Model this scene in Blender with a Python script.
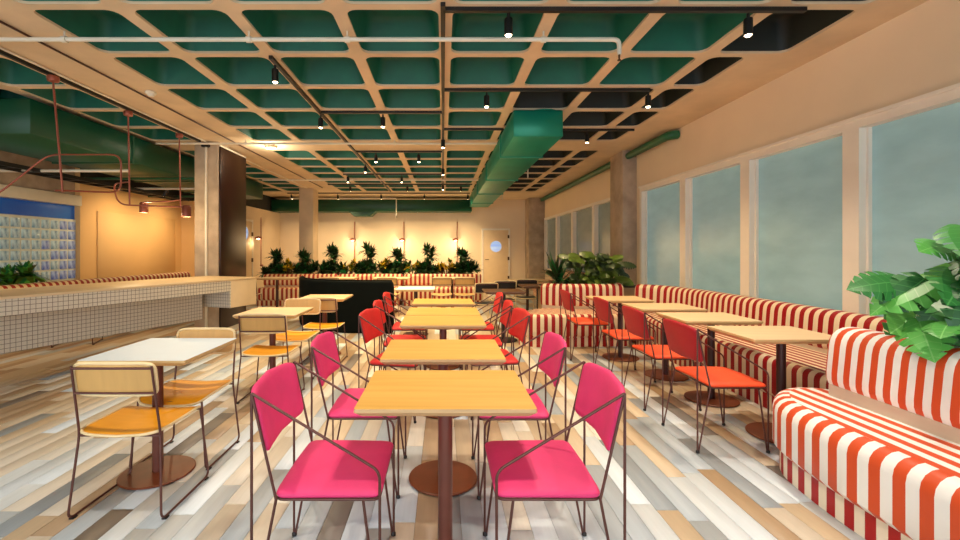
import bpy, bmesh, math, random
from mathutils import Vector, Matrix
random.seed(7)
PI = math.pi
sc = bpy.context.scene
for o in list(bpy.data.objects):
    bpy.data.objects.remove(o)
COL = sc.collection

# ------------------------------------------------------------------ camera, world, exposure
EYE = 1.37
cam_d = bpy.data.cameras.new('camera')
cam_d.sensor_width = 36.0
cam_d.lens = 440.0 / 960.0 * 36.0
cam_d.shift_x = 37.0 / 960.0
cam_d.shift_y = -20.0 / 960.0
cam_d.clip_start = 0.05
cam = bpy.data.objects.new('camera', cam_d)
cam.location = (0, 0, EYE)
cam.rotation_euler = (PI / 2, 0, 0)
COL.objects.link(cam)
sc.camera = cam

w = bpy.data.worlds.new('daylight')
sc.world = w
w.use_nodes = True
bg = w.node_tree.nodes['Background']
bg.inputs['Color'].default_value = (0.86, 0.94, 1.0, 1)
bg.inputs['Strength'].default_value = 2.4
vs = sc.view_settings
vs.view_transform = 'Standard'
vs.look = 'None'
vs.gamma = 1.0
vs.use_curve_mapping = False
vs.exposure = 0.36
WARM = (1.0, 0.73, 0.40)
SPOT_W = 125.0

# ------------------------------------------------------------------ materials
def lin(c):
    return tuple(((v / 255.0) / 12.92 if v / 255.0 <= 0.04045 else ((v / 255.0 + 0.055) / 1.055) ** 2.4) for v in c)

def newmat(name):
    m = bpy.data.materials.new(name)
    m.use_nodes = True
    nt = m.node_tree
    return m, nt, nt.nodes['Principled BSDF']

def mat(name, rgb, rough=0.5, metal=0.0, var=0.12, scale=(6, 6, 6), bump=0.0, bscale=40, spec=0.5, emit=None, estr=0.0, rgb2=None, detail=4):
    m, nt, b = newmat(name)
    c = lin(rgb)
    b.inputs['Roughness'].default_value = rough
    b.inputs['Metallic'].default_value = metal
    b.inputs['Specular IOR Level'].default_value = spec
    tc = nt.nodes.new('ShaderNodeTexCoord')
    mp = nt.nodes.new('ShaderNodeMapping')
    mp.inputs['Scale'].default_value = scale
    nt.links.new(tc.outputs['Object'], mp.inputs['Vector'])
    nz = nt.nodes.new('ShaderNodeTexNoise')
    nz.inputs['Scale'].default_value = 1.0
    nz.inputs['Detail'].default_value = detail
    nt.links.new(mp.outputs['Vector'], nz.inputs['Vector'])
    mx = nt.nodes.new('ShaderNodeMix')
    mx.data_type = 'RGBA'
    a = tuple(max(0, v * (1 - var)) for v in c)
    e = lin(rgb2) if rgb2 else tuple(min(1, v * (1 + var)) for v in c)
    mx.inputs[6].default_value = (*a, 1)
    mx.inputs[7].default_value = (*e, 1)
    rmp = nt.nodes.new('ShaderNodeMapRange')
    rmp.inputs[1].default_value = 0.3
    rmp.inputs[2].default_value = 0.7
    nt.links.new(nz.outputs['Fac'], rmp.inputs[0])
    nt.links.new(rmp.outputs[0], mx.inputs[0])
    nt.links.new(mx.outputs[2], b.inputs['Base Color'])
    if bump > 0:
        n2 = nt.nodes.new('ShaderNodeTexNoise')
        n2.inputs['Scale'].default_value = bscale
        n2.inputs['Detail'].default_value = 3
        nt.links.new(tc.outputs['Object'], n2.inputs['Vector'])
        bp = nt.nodes.new('ShaderNodeBump')
        bp.inputs['Strength'].default_value = bump
        bp.inputs['Distance'].default_value = 0.01
        nt.links.new(n2.outputs['Fac'], bp.inputs['Height'])
        nt.links.new(bp.outputs['Normal'], b.inputs['Normal'])
    if emit:
        b.inputs['Emission Color'].default_value = (*lin(emit), 1)
        b.inputs['Emission Strength'].default_value = estr
    return m

def stripe_mat(name, ca, cb, period, rough=0.45, duty=0.5):
    m, nt, b = newmat(name)
    uv = nt.nodes.new('ShaderNodeUVMap')
    sp = nt.nodes.new('ShaderNodeSeparateXYZ')
    nt.links.new(uv.outputs['UV'], sp.inputs[0])
    d = nt.nodes.new('ShaderNodeMath'); d.operation = 'DIVIDE'; d.inputs[1].default_value = period
    nt.links.new(sp.outputs['X'], d.inputs[0])
    f = nt.nodes.new('ShaderNodeMath'); f.operation = 'FRACT'
    nt.links.new(d.outputs[0], f.inputs[0])
    g = nt.nodes.new('ShaderNodeMath'); g.operation = 'GREATER_THAN'; g.inputs[1].default_value = duty
    nt.links.new(f.outputs[0], g.inputs[0])
    mx = nt.nodes.new('ShaderNodeMix'); mx.data_type = 'RGBA'
    mx.inputs[6].default_value = (*lin(ca), 1)
    mx.inputs[7].default_value = (*lin(cb), 1)
    nt.links.new(g.outputs[0], mx.inputs[0])
    nt.links.new(mx.outputs[2], b.inputs['Base Color'])
    b.inputs['Roughness'].default_value = rough
    b.inputs['Specular IOR Level'].default_value = 0.35
    tc = nt.nodes.new('ShaderNodeTexCoord')
    n2 = nt.nodes.new('ShaderNodeTexNoise'); n2.inputs['Scale'].default_value = 9
    nt.links.new(tc.outputs['Object'], n2.inputs['Vector'])
    bp = nt.nodes.new('ShaderNodeBump'); bp.inputs['Strength'].default_value = 0.25; bp.inputs['Distance'].default_value = 0.02
    nt.links.new(n2.outputs['Fac'], bp.inputs['Height'])
    nt.links.new(bp.outputs['Normal'], b.inputs['Normal'])
    return m

def tile_mat(name, tile, joint, size, gap=0.10):
    m, nt, b = newmat(name)
    uv = nt.nodes.new('ShaderNodeUVMap')
    sp = nt.nodes.new('ShaderNodeSeparateXYZ')
    nt.links.new(uv.outputs['UV'], sp.inputs[0])
    outs = []
    for k in ('X', 'Y'):
        d = nt.nodes.new('ShaderNodeMath'); d.operation = 'DIVIDE'; d.inputs[1].default_value = size
        nt.links.new(sp.outputs[k], d.inputs[0])
        f = nt.nodes.new('ShaderNodeMath'); f.operation = 'FRACT'
        nt.links.new(d.outputs[0], f.inputs[0])
        g = nt.nodes.new('ShaderNodeMath'); g.operation = 'GREATER_THAN'; g.inputs[1].default_value = gap
        nt.links.new(f.outputs[0], g.inputs[0])
        outs.append(g)
    mu = nt.nodes.new('ShaderNodeMath'); mu.operation = 'MULTIPLY'
    nt.links.new(outs[0].outputs[0], mu.inputs[0]); nt.links.new(outs[1].outputs[0], mu.inputs[1])
    mx = nt.nodes.new('ShaderNodeMix'); mx.data_type = 'RGBA'
    mx.inputs[6].default_value = (*lin(joint), 1); mx.inputs[7].default_value = (*lin(tile), 1)
    nt.links.new(mu.outputs[0], mx.inputs[0])
    nt.links.new(mx.outputs[2], b.inputs['Base Color'])
    bp = nt.nodes.new('ShaderNodeBump'); bp.inputs['Strength'].default_value = 0.5; bp.inputs['Distance'].default_value = 0.004
    nt.links.new(mu.outputs[0], bp.inputs['Height'])
    nt.links.new(bp.outputs['Normal'], b.inputs['Normal'])
    b.inputs['Roughness'].default_value = 0.28
    return m

M = {}
M['concrete_beige'] = mat('concrete_beige', (214, 190, 158), 0.8, var=0.10, scale=(2, 2, 2), bump=0.15, bscale=30)
M['concrete_grey'] = mat('concrete_grey', (174, 154, 132), 0.85, var=0.22, scale=(4, 4, 4), bump=0.4, bscale=45)
M['coffer_green'] = mat('coffer_green', (0, 92, 76), 0.55, var=0.12, scale=(3, 3, 3), rgb2=(2, 104, 84))
M['coffer_dark'] = mat('coffer_dark', (6, 22, 20), 0.6, var=0.2)
M['duct_green'] = mat('duct_green', (24, 138, 110), 0.40, metal=0.3, var=0.10, scale=(2, 2, 2))
M['duct_deep'] = mat('duct_deep', (10, 72, 46), 0.45, var=0.12, scale=(2, 2, 2))
M['pipe_green'] = mat('pipe_green', (20, 92, 58), 0.4, var=0.1)
M['wall_cream'] = mat('wall_cream', (232, 210, 180), 0.75, var=0.04, scale=(1.2, 1.2, 1.2), bump=0.06, bscale=25)
M['wall_ochre'] = mat('wall_ochre', (226, 182, 122), 0.7, var=0.05, scale=(1, 1, 1))
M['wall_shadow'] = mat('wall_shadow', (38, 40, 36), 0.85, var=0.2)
M['frame_white'] = mat('frame_white', (238, 228, 214), 0.4, var=0.03)
M['pipe_white'] = mat('pipe_white', (222, 214, 196), 0.4, var=0.04)
M['black_metal'] = mat('black_metal', (16, 16, 16), 0.45, var=0.2)
M['bronze_panel'] = mat('bronze_panel', (40, 15, 10), 0.3, var=0.35, scale=(3, 3, 0.6))
M['copper'] = mat('copper', (158, 88, 70), 0.35, metal=0.5, var=0.1)
M['rod_brown'] = mat('rod_brown', (98, 62, 56), 0.35, metal=0.45, var=0.1)
M['rod_dark'] = mat('rod_dark', (74, 46, 40), 0.38, metal=0.4, var=0.1)
M['pole_brown'] = mat('pole_brown', (104, 56, 44), 0.4, metal=0.2, var=0.08)
M['pole_dark'] = mat('pole_dark', (58, 26, 24), 0.45, metal=0.1, var=0.1)
M['base_rust'] = mat('base_rust', (112, 54, 26), 0.42, metal=0.05, var=0.15, scale=(8, 8, 8))
M['oak'] = mat('oak', (224, 170, 82), 0.42, var=0.08, scale=(1.6, 26, 20), rgb2=(232, 182, 96))
M['oak_edge'] = mat('oak_edge', (196, 160, 112), 0.5, var=0.16, scale=(2, 2, 90))
M['maple'] = mat('maple', (230, 196, 152), 0.4, var=0.07, scale=(1.6, 22, 20))
M['maple_edge'] = mat('maple_edge', (206, 174, 122), 0.5, var=0.12, scale=(2, 2, 90))
M['white_top'] = mat('white_top', (212, 226, 238), 0.5, var=0.02)
M['table_dark'] = mat('table_dark', (92, 60, 36), 0.35, var=0.15, scale=(2, 20, 20))
M['foot_black'] = mat('foot_black', (18, 16, 16), 0.5, var=0.1)
M['pink'] = mat('pink', (222, 54, 116), 0.6, var=0.06, scale=(9, 9, 9), bump=0.12, bscale=300)
M['coral'] = mat('coral', (208, 34, 36), 0.6, var=0.08, scale=(9, 9, 9), bump=0.12, bscale=300)
M['crimson'] = mat('crimson', (170, 14, 32), 0.55, var=0.06, scale=(9, 9, 9), bump=0.1, bscale=300)
M['orange'] = mat('orange', (232, 74, 30), 0.55, var=0.06, scale=(9, 9, 9), bump=0.1, bscale=300)
M['ply_yellow'] = mat('ply_yellow', (236, 158, 14), 0.5, var=0.08, scale=(5, 24, 5), rgb2=(236, 162, 28))
M['ply_tan'] = mat('ply_tan', (206, 162, 96), 0.5, var=0.06, scale=(22, 3, 3))
M['ply_edge'] = mat('ply_edge', (232, 208, 160), 0.5, var=0.06)
M['chair_black'] = mat('chair_black', (22, 20, 20), 0.55, var=0.2)
M['booth_green'] = mat('booth_green', (3, 9, 8), 0.9, spec=0.15, var=0.25, scale=(4, 4, 4), bump=0.15, bscale=120)
M['planter'] = mat('planter', (172, 140, 104), 0.7, var=0.08)
M['soil'] = mat('soil', (48, 34, 24), 0.95, var=0.4, scale=(30, 30, 30), bump=0.6, bscale=60)
M['leaf'] = mat('leaf', (58, 146, 56), 0.34, var=0.28, scale=(7, 7, 7), rgb2=(96, 184, 84))
M['leaf_dark'] = mat('leaf_dark', (32, 104, 50), 0.35, var=0.35, scale=(7, 7, 7))
M['leaf_lime'] = mat('leaf_lime', (98, 168, 66), 0.36, var=0.25, scale=(7, 7, 7))
def leaf_vein_mat(name, base, light, vein):
    m, nt, b = newmat(name)
    uv = nt.nodes.new('ShaderNodeUVMap'); sp = nt.nodes.new('ShaderNodeSeparateXYZ'); nt.links.new(uv.outputs['UV'], sp.inputs[0])
    def mth(op, a, bb):
        n = nt.nodes.new('ShaderNodeMath'); n.operation = op
        for i, v in enumerate((a, bb)):
            if v is None: continue
            if isinstance(v, (int, float)): n.inputs[i].default_value = v
            else: nt.links.new(v, n.inputs[i])
        return n.outputs[0]
    ax = mth('ABSOLUTE', sp.outputs['X'], None)
    rib = mth('LESS_THAN', ax, 0.0035)
    ph = mth('FRACT', mth('DIVIDE', mth('SUBTRACT', sp.outputs['Y'], mth('MULTIPLY', ax, 0.45)), 0.05), None)
    vn = mth('MAXIMUM', rib, mth('MULTIPLY', mth('LESS_THAN', ph, 0.10), 0.55))
    oi = nt.nodes.new('ShaderNodeObjectInfo')
    mx = nt.nodes.new('ShaderNodeMix'); mx.data_type = 'RGBA'
    mx.inputs[6].default_value = (*lin(base), 1); mx.inputs[7].default_value = (*lin(light), 1)
    nt.links.new(oi.outputs['Random'], mx.inputs[0])
    m2 = nt.nodes.new('ShaderNodeMix'); m2.data_type = 'RGBA'
    nt.links.new(vn, m2.inputs[0]); nt.links.new(mx.outputs[2], m2.inputs[6]); m2.inputs[7].default_value = (*lin(vein), 1)
    nt.links.new(m2.outputs[2], b.inputs['Base Color'])
    b.inputs['Roughness'].default_value = 0.42
    return m
M['leaf_m1'] = leaf_vein_mat('leaf_m1', (34, 112, 40), (92, 178, 78), (120, 190, 104))
M['leaf_m2'] = leaf_vein_mat('leaf_m2', (18, 78, 36), (56, 138, 62), (84, 158, 84))
M['leaf_m3'] = leaf_vein_mat('leaf_m3', (78, 156, 56), (126, 200, 92), (150, 210, 120))
M['leaf_back'] = mat('leaf_back', (44, 62, 28), 0.5, var=0.4, scale=(9, 9, 9))
M['leaf_gold'] = mat('leaf_gold', (210, 176, 30), 0.5, var=0.25, scale=(12, 12, 12))
M['leaf_olive'] = mat('leaf_olive', (78, 100, 28), 0.42, var=0.35, scale=(8, 8, 8))
M['stem'] = mat('stem', (74, 108, 46), 0.5, var=0.2)
M['trunk'] = mat('trunk', (92, 66, 40), 0.8, var=0.25, scale=(20, 20, 4))
M['stripe_near'] = stripe_mat('stripe_near', (212, 80, 38), (242, 242, 240), 0.108)
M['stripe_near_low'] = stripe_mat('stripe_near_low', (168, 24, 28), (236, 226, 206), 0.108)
M['stripe_red'] = stripe_mat('stripe_red', (156, 14, 22), (234, 216, 184), 0.105)  # redder, creamier than the near fabric: warm lighting mixed into the colour
M['stripe_back'] = stripe_mat('stripe_back', (164, 46, 34), (236, 210, 164), 0.112)
M['cushion_base'] = mat('cushion_base', (206, 188, 166), 0.7, var=0.04)
M['tile'] = tile_mat('tile', (214, 204, 188), (112, 98, 86), 0.045, 0.10)
M['counter_end'] = mat('counter_end', (226, 200, 160), 0.45, var=0.04)
M['grout'] = mat('grout', (150, 138, 124), 0.9, var=0.1)
def pane_material(name, a, b_, es):
    m = mat(name, a, 0.22, var=0.0, scale=(1.4, 2.2, 5.5), rgb2=b_, emit=b_, estr=es, detail=8)
    return m
M['pane'] = pane_material('pane', (130, 160, 162), (148, 180, 182), 0.20)
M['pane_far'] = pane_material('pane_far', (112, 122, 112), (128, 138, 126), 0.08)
M['block_glass'] = mat('block_glass', (96, 140, 150), 0.08, var=0.5, scale=(16, 16, 7), rgb2=(226, 240, 230), emit=(120, 170, 190), estr=0.12)
M['block_blue'] = mat('block_blue', (64, 88, 160), 0.08, var=0.5, scale=(16, 16, 7), rgb2=(206, 224, 224), emit=(70, 110, 190), estr=0.15)
M['blue_band'] = mat('blue_band', (20, 78, 168), 0.2, var=0.3, scale=(1, 0.9, 1), rgb2=(40, 110, 180), emit=(20, 78, 168), estr=0.12)
M['mortar'] = mat('mortar', (222, 224, 206), 0.8, var=0.06)
M['porthole'] = mat('porthole', (70, 130, 210), 0.08, var=0.2, rgb2=(230, 238, 246), scale=(0.2, 0.2, 5), emit=(120, 170, 235), estr=0.55)
M['lamp_glow'] = mat('lamp_glow', (255, 232, 190), 0.5, var=0, emit=(255, 226, 180), estr=14.0)
M['door_cream'] = mat('door_cream', (232, 204, 164), 0.5, var=0.03)
M['hinge'] = mat('hinge', (90, 66, 44), 0.4, metal=0.6)

# ------------------------------------------------------------------ mesh helpers
def V(*a):
    return Vector(a)

class MB:
    def __init__(s):
        s.v = []; s.f = []; s.uv = []; s.mi = []
    def quad(s, pts, uv=None, mi=0):
        i = len(s.v)
        s.v += [tuple(p) for p in pts]
        s.f.append(tuple(range(i, i + len(pts))))
        s.uv.append(uv or [(p[0], p[1]) for p in pts]); s.mi.append(mi)
    def box(s, x0, x1, y0, y1, z0, z1, mi=0):
        x0, x1 = min(x0, x1), max(x0, x1); y0, y1 = min(y0, y1), max(y0, y1); z0, z1 = min(z0, z1), max(z0, z1)
        i = len(s.v)
        s.v += [(x0, y0, z0), (x1, y0, z0), (x1, y1, z0), (x0, y1, z0), (x0, y0, z1), (x1, y0, z1), (x1, y1, z1), (x0, y1, z1)]
        for q, ax in (((0, 3, 2, 1), (0, 1)), ((4, 5, 6, 7), (0, 1)), ((0, 1, 5, 4), (0, 2)), ((1, 2, 6, 5), (1, 2)), ((2, 3, 7, 6), (0, 2)), ((3, 0, 4, 7), (1, 2))):
            s.f.append(tuple(i + k for k in q))
            s.uv.append([(s.v[i + k][ax[0]], s.v[i + k][ax[1]]) for k in q]); s.mi.append(mi)
        return s
    def grid(s, rows, closed_u=False, uv=None, mi=0):
        # rows: list of lists of points, same length
        i = len(s.v); n = len(rows[0])
        for r in rows:
            s.v += [tuple(p) for p in r]
        for a in range(len(rows) - 1):
            for b in range(n if closed_u else n - 1):
                b2 = (b + 1) % n
                q = (i + a * n + b, i + a * n + b2, i + (a + 1) * n + b2, i + (a + 1) * n + b)
                s.f.append(q); s.mi.append(mi)
                if uv:
                    bb = b + 1
                    s.uv.append([uv(a, b), uv(a, bb), uv(a + 1, bb), uv(a + 1, b)])
                else:
                    s.uv.append([(0, 0)] * 4)
    def fan(s, ring, uvf=None, flip=False, mi=0):
        i = len(s.v); s.v += [tuple(p) for p in ring]
        idx = list(range(i, i + len(ring)))
        if flip: idx.reverse()
        s.f.append(tuple(idx)); s.mi.append(mi)
        s.uv.append([uvf(s.v[k]) if uvf else (0, 0) for k in idx])
    def tube(s, path, r, n=8, closed=False, mi=0):
        P = [Vector(p) for p in path]
        m = len(P); rings = []
        up = None
        for k in range(m):
            if closed:
                t = (P[(k + 1) % m] - P[k - 1]).normalized()
            else:
                t = (P[min(k + 1, m - 1)] - P[max(k - 1, 0)]).normalized()
            if up is None:
                up = t.orthogonal().normalized()
            else:
                up = (up - t * up.dot(t))
                up = up.normalized() if up.length > 1e-6 else t.orthogonal().normalized()
            sd = t.cross(up)
            rr = r[k] if isinstance(r, (list, tuple)) else r
            rings.append([P[k] + (up * math.cos(a) + sd * math.sin(a)) * rr for a in [2 * PI * j / n for j in range(n)]])
        if closed:
            rings.append(rings[0])
        s.grid(rings, closed_u=True, mi=mi)
        if not closed:
            s.fan(rings[0], flip=False, mi=mi); s.fan(rings[-1], flip=True, mi=mi)
        return s
    def lathe(s, prof, c=(0, 0, 0), n=24, mi=0):
        rings = [[(c[0] + r * math.cos(2 * PI * j / n), c[1] + r * math.sin(2 * PI * j / n), c[2] + z) for j in range(n)] for r, z in prof]
        s.grid(rings, closed_u=True, mi=mi)
        if prof[0][0] > 1e-4: s.fan(rings[0], flip=True, mi=mi)
        if prof[-1][0] > 1e-4: s.fan(rings[-1], mi=mi)
        return s
    def xf(s, mtx):
        s.v = [tuple(mtx @ Vector(p)) for p in s.v]; return s
    def warp(s, fn):
        s.v = [tuple(fn(p)) for p in s.v]; return s
    def mesh(s, name, mats, smooth=False, weld=True):
        me = bpy.data.meshes.new(name)
        me.from_pydata(s.v, [], s.f)
        uvl = me.uv_layers.new(name='UVMap')
        k = 0
        flat = []
        for u in s.uv:
            for p in u:
                flat += [p[0], p[1]]
        uvl.data.foreach_set('uv', flat)
        for mm in (mats if isinstance(mats, (list, tuple)) else [mats]):
            me.materials.append(M[mm] if isinstance(mm, str) else mm)
        if any(s.mi):
            me.polygons.foreach_set('material_index', s.mi)
        bm = bmesh.new(); bm.from_mesh(me)
        if weld:
            bmesh.ops.remove_doubles(bm, verts=bm.verts, dist=1e-5)
        bmesh.ops.recalc_face_normals(bm, faces=bm.faces)
        bm.to_mesh(me); bm.free()
        if smooth:
            for p in me.polygons: p.use_smooth = True
            try: me.set_sharp_from_angle(angle=math.radians(smooth if smooth > 1 else 40))
            except Exception: pass
        me.update()
        return me

def add(name, mesh, parent=None, loc=(0, 0, 0), rz=0.0, label=None, cat=None, group=None, kind=None):
    o = bpy.data.objects.new(name, mesh)
    COL.objects.link(o)
    o.location = loc
    o.rotation_euler = (0, 0, rz)
    if parent: o.parent = parent
    if label: o['label'] = label
    if cat: o['category'] = cat
    if group: o['group'] = group
    if kind: o['kind'] = kind
    return o

def thing(name, loc, rz=0.0, label=None, cat=None, group=None, kind=None):
    return add(name, None, None, loc, rz, label, cat, group, kind)

def children_of(o):
    return [c for c in bpy.data.objects if c.parent == o]

def copy_tree(root, loc, rz, label=None, group=None, mats=None):
    kids = KIDS.setdefault(root.name, None) or [(c, children_of(c)) for c in children_of(root)]
    KIDS[root.name] = kids
    r = root.copy(); COL.objects.link(r)
    r.location = loc; r.rotation_euler = (0, 0, rz)
    if label: r['label'] = label
    if group: r['group'] = group
    for c, gs in kids:
        cc = c.copy(); COL.objects.link(cc); cc.parent = r
        if mats and c.name.split('.')[0] in mats:
            key = (c.data.name, mats[c.name.split('.')[0]])
            if key not in MESHV:
                me = c.data.copy(); me.materials[0] = M[key[1]]; MESHV[key] = me
            cc.data = MESHV[key]
        for g in gs:
            gg = g.copy(); COL.objects.link(gg); gg.parent = cc
    return r
KIDS = {}; MESHV = {}

def fillet(pts, r, n=5, closed=False):
    P = [Vector(p) for p in pts]; out = []
    m = len(P)
    for i in range(m):
        if not closed and i in (0, m - 1):
            out.append(P[i]); continue
        a, b, c = P[i - 1], P[i], P[(i + 1) % m]
        u = a - b; v = c - b
        rr = min(r, u.length * 0.49, v.length * 0.49)
        p0 = b + u.normalized() * rr; p1 = b + v.normalized() * rr
        for k in range(n + 1):
            t = k / n
            out.append((1 - t) ** 2 * p0 + 2 * t * (1 - t) * b + t * t * p1)
    return out

def resample(path, step):
    out = [path[0]]
    for a, b in zip(path[:-1], path[1:]):
        L = (b - a).length
        k = max(1, int(L / step))
        for j in range(1, k + 1):
            out.append(a.lerp(b, j / k))
    return out

def bevel_box(name, x0, x1, y0, y1, z0, z1, mats, bev=0.008, seg=2):
    me = MB().box(x0, x1, y0, y1, z0, z1).mesh(name, mats)
    bm = bmesh.new(); bm.from_mesh(me)
    bmesh.ops.bevel(bm, geom=list(bm.edges), offset=bev, segments=seg, profile=0.5, affect='EDGES')
    bm.to_mesh(me); bm.free()
    for p in me.polygons: p.use_smooth = True
    try: me.set_sharp_from_angle(angle=math.radians(50))
    except Exception: pass
    return me

def pad(wx, wy, h, n=32, e=7.0, crown=0.35, rings=7):
    """soft cushion: superellipse plan wx*wy, z from 0 to h"""
    mb = MB(); top = []; bot = []
    def pt(a, s):
        c, q = math.cos(a), math.sin(a)
        return (wx / 2 * s * math.copysign(abs(c) ** (2 / e), c), wy / 2 * s * math.copysign(abs(q) ** (2 / e), q))
    ss = [0.25, 0.5, 0.72, 0.86, 0.94, 0.985, 1.0]
    rows = []
    for s in ss:
        z = h * 0.5 + h * 0.5 * ((1 - s ** 10) ** 0.5 * (1 - crown) + crown * (1 - s * s))
        rows.append([(*pt(2 * PI * j / n, s), z) for j in range(n)])
    lo = []
    for s in reversed(ss[:-1]):
        z = h * 0.5 - h * 0.5 * (1 - s ** 12) ** 0.5
        lo.append([(*pt(2 * PI * j / n, s), z) for j in range(n)])
    mb.grid(rows + lo, closed_u=True)
    mb.fan(rows[0], flip=True); mb.fan(lo[-1])
    return mb

def normals2d(P, closed):
    m = len(P); N = []
    for i in range(m):
        if closed:
            a = (P[i] - P[i - 1]); b = (P[(i + 1) % m] - P[i])
        else:
            a = P[i] - P[i - 1] if i > 0 else P[1] - P[0]
            b = P[i + 1] - P[i] if i < m - 1 else P[i] - P[i - 1]
        a = a.normalized(); b = b.normalized()
        t = (a + b); t = t.normalized() if t.length > 1e-6 else a
        nrm = Vector((-t.y, t.x))
        cs = max(0.5, nrm.dot(Vector((-a.y, a.x))))
        N.append(nrm / cs)
    return N

def sweep(path, prof, u0=0.0, cap_round=0.03, uscale=1.0):
    """closed profile (n = offset to the left of the path, z) swept on a 2D path; u = arc length"""
    P = [Vector((p[0], p[1])) for p in path]
    N = normals2d(P, False)
    cn = sum(p[0] for p in prof) / len(prof); cz = sum(p[1] for p in prof) / len(prof)
    L = [u0]
    for a, b in zip(P[:-1], P[1:]): L.append(L[-1] + (b - a).length)
    def ring(p, nn, k):
        return [(p.x + nn.x * (cn + (q[0] - cn) * k), p.y + nn.y * (cn + (q[0] - cn) * k), cz + (q[1] - cz) * k) for q in prof]
    rows = []; us = []
    t0 = (P[0] - P[1]).normalized(); t1 = (P[-1] - P[-2]).normalized()
    for a, k in ((1.0, 0.80), (0.7, 0.93), (0.0, 1.0)):
        rows.append(ring(P[0] + t0 * cap_round * a, N[0], k)); us.append(L[0] - cap_round * a)
    for i in range(1, len(P) - 1):
        rows.append(ring(P[i], N[i], 1.0)); us.append(L[i])
    for a, k in ((0.0, 1.0), (0.7, 0.93), (1.0, 0.80)):
        rows.append(ring(P[-1] + t1 * cap_round * a, N[-1], k)); us.append(L[-1] + cap_round * a)
    mb = MB()
    mb.grid(rows, closed_u=True, uv=lambda a, b: (us[a] * uscale, b * 0.05))
    mb.fan(rows[0], uvf=lambda p: (us[0] * uscale, p[2])); mb.fan(rows[-1], uvf=lambda p: (us[-1] * uscale, p[2]), flip=True)
    return mb

def round_prof(n0, n1, z0, z1, r, k=4, lean=0.0):
    pts = fillet([(n0, z0, 0), (n1, z0, 0), (n1, z1, 0), (n0, z1, 0)], r, k, closed=True)
    return [(p.x + lean * (p.y - z0), p.y) for p in pts]

def plan_cushion(outline, z0, z1, r, top_uv, bottom_r=0.02, k=4):
    """upholstered block over a CCW plan outline; side stripes by arc length, top by top_uv(p)"""
    P = [Vector((p[0], p[1])) for p in outline]
    area = sum(P[i - 1].x * P[i].y - P[i].x * P[i - 1].y for i in range(len(P)))
    if area < 0: P.reverse()
    N = normals2d(P, True)          # left normal = inward for CCW
    L = [0.0]
    for i in range(len(P)): L.append(L[-1] + (P[(i + 1) % len(P)] - P[i]).length)
    lev = [(bottom_r, z0), (0.0, z0 + bottom_r)]
    for j in range(k + 1):
        a = PI / 2 * j / k
        lev.append((r * (1 - math.cos(a)), z1 - r + r * math.sin(a)))
    rows = [[(P[i].x + N[i].x * ins, P[i].y + N[i].y * ins, z) for i in range(len(P))] for ins, z in lev]
    mb = MB()
    mb.grid(rows, closed_u=True, uv=lambda a, b: (L[b], rows[a][0][2]))
    mb.fan(rows[0], flip=True)
    mb.fan(rows[-1], uvf=top_uv)
    return mb

# ------------------------------------------------------------------ the setting
XR, XL, XL2 = 3.6, -7.3, -6.0         # right wall, left wall, rear part of left wall
YB, YL, YF = 16.2, 12.1, -3.0         # back wall, jog in the left wall, open shop front behind the camera
ZC = 3.22                             # underside of the ceiling ribs
ZW = 2.72                             # foot of dark bands standing in for the dark void and ducts above

# floor: mortar bed + boards
floor = add('floor', MB().box(XL - 0.3, XR + 0.3, YF, YB + 0.3, -0.12, -0.006).mesh('floor', 'grout'), kind='structure')
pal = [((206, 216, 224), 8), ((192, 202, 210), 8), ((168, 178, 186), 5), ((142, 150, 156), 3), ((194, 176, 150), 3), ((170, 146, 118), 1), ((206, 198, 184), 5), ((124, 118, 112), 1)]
pm = []
for i, (c, wgt) in enumerate(pal):
    M['board%d' % i] = mat('board_%d' % i, c, 0.42, var=0.05, scale=(40, 3, 5), spec=0.35)
    pm += [i] * wgt
pm2 = [i for i, n_ in enumerate((2, 1, 2, 1, 9, 8, 7, 1)) for _ in range(n_)]  # far boards: tanner mix, partly warm light painted into the boards
PWD, PLN = 0.115, 0.86
bmesh_by = [bevel_box('plank', -PWD / 2 + 0.001, PWD / 2 - 0.001, -PLN / 2 + 0.001, PLN / 2 - 0.001, -0.010, 0.0, 'board%d' % i, 0.0012, 1) for i in range(len(pal))]
boards = []
x = XL - 0.2
rr = random.Random(3)
while x < XR + 0.1:
    y = YF - rr.random() * PLN
    while y < YB:
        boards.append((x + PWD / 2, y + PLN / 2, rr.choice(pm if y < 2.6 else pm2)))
        y += PLN
    x += PWD
def seen(b):
    d = b[1] + PLN / 2
    if d < 2.15: return False
    px = 443 + 440 * b[0] / max(b[1], 1.9)
    return -20 < px < 980 and b[0] > -4.6
cand = sorted([b for b in boards if seen(b)], key=lambda b: b[1] + 0.12 * abs(b[0]))
near = cand[:300]; nset = set((b[0], b[1]) for b in near)
for b in near:
    add('plank', bmesh_by[b[2]], floor, (b[0], b[1], 0))
rest = MB()
for bx_, by_, ci in boards:
    if (bx_, by_) in nset: continue
    y0, y1 = max(YF, by_ - PLN / 2 + 0.001), min(YB, by_ + PLN / 2 - 0.001)
    if y1 > y0: rest.box(bx_ - PWD / 2 + 0.001, bx_ + PWD / 2 - 0.001, y0, y1, -0.008, 0.0, ci)
add('plank_field', rest.mesh('plank_field', ['board%d' % i for i in range(len(pal))], weld=False), floor, kind='stuff')

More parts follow.
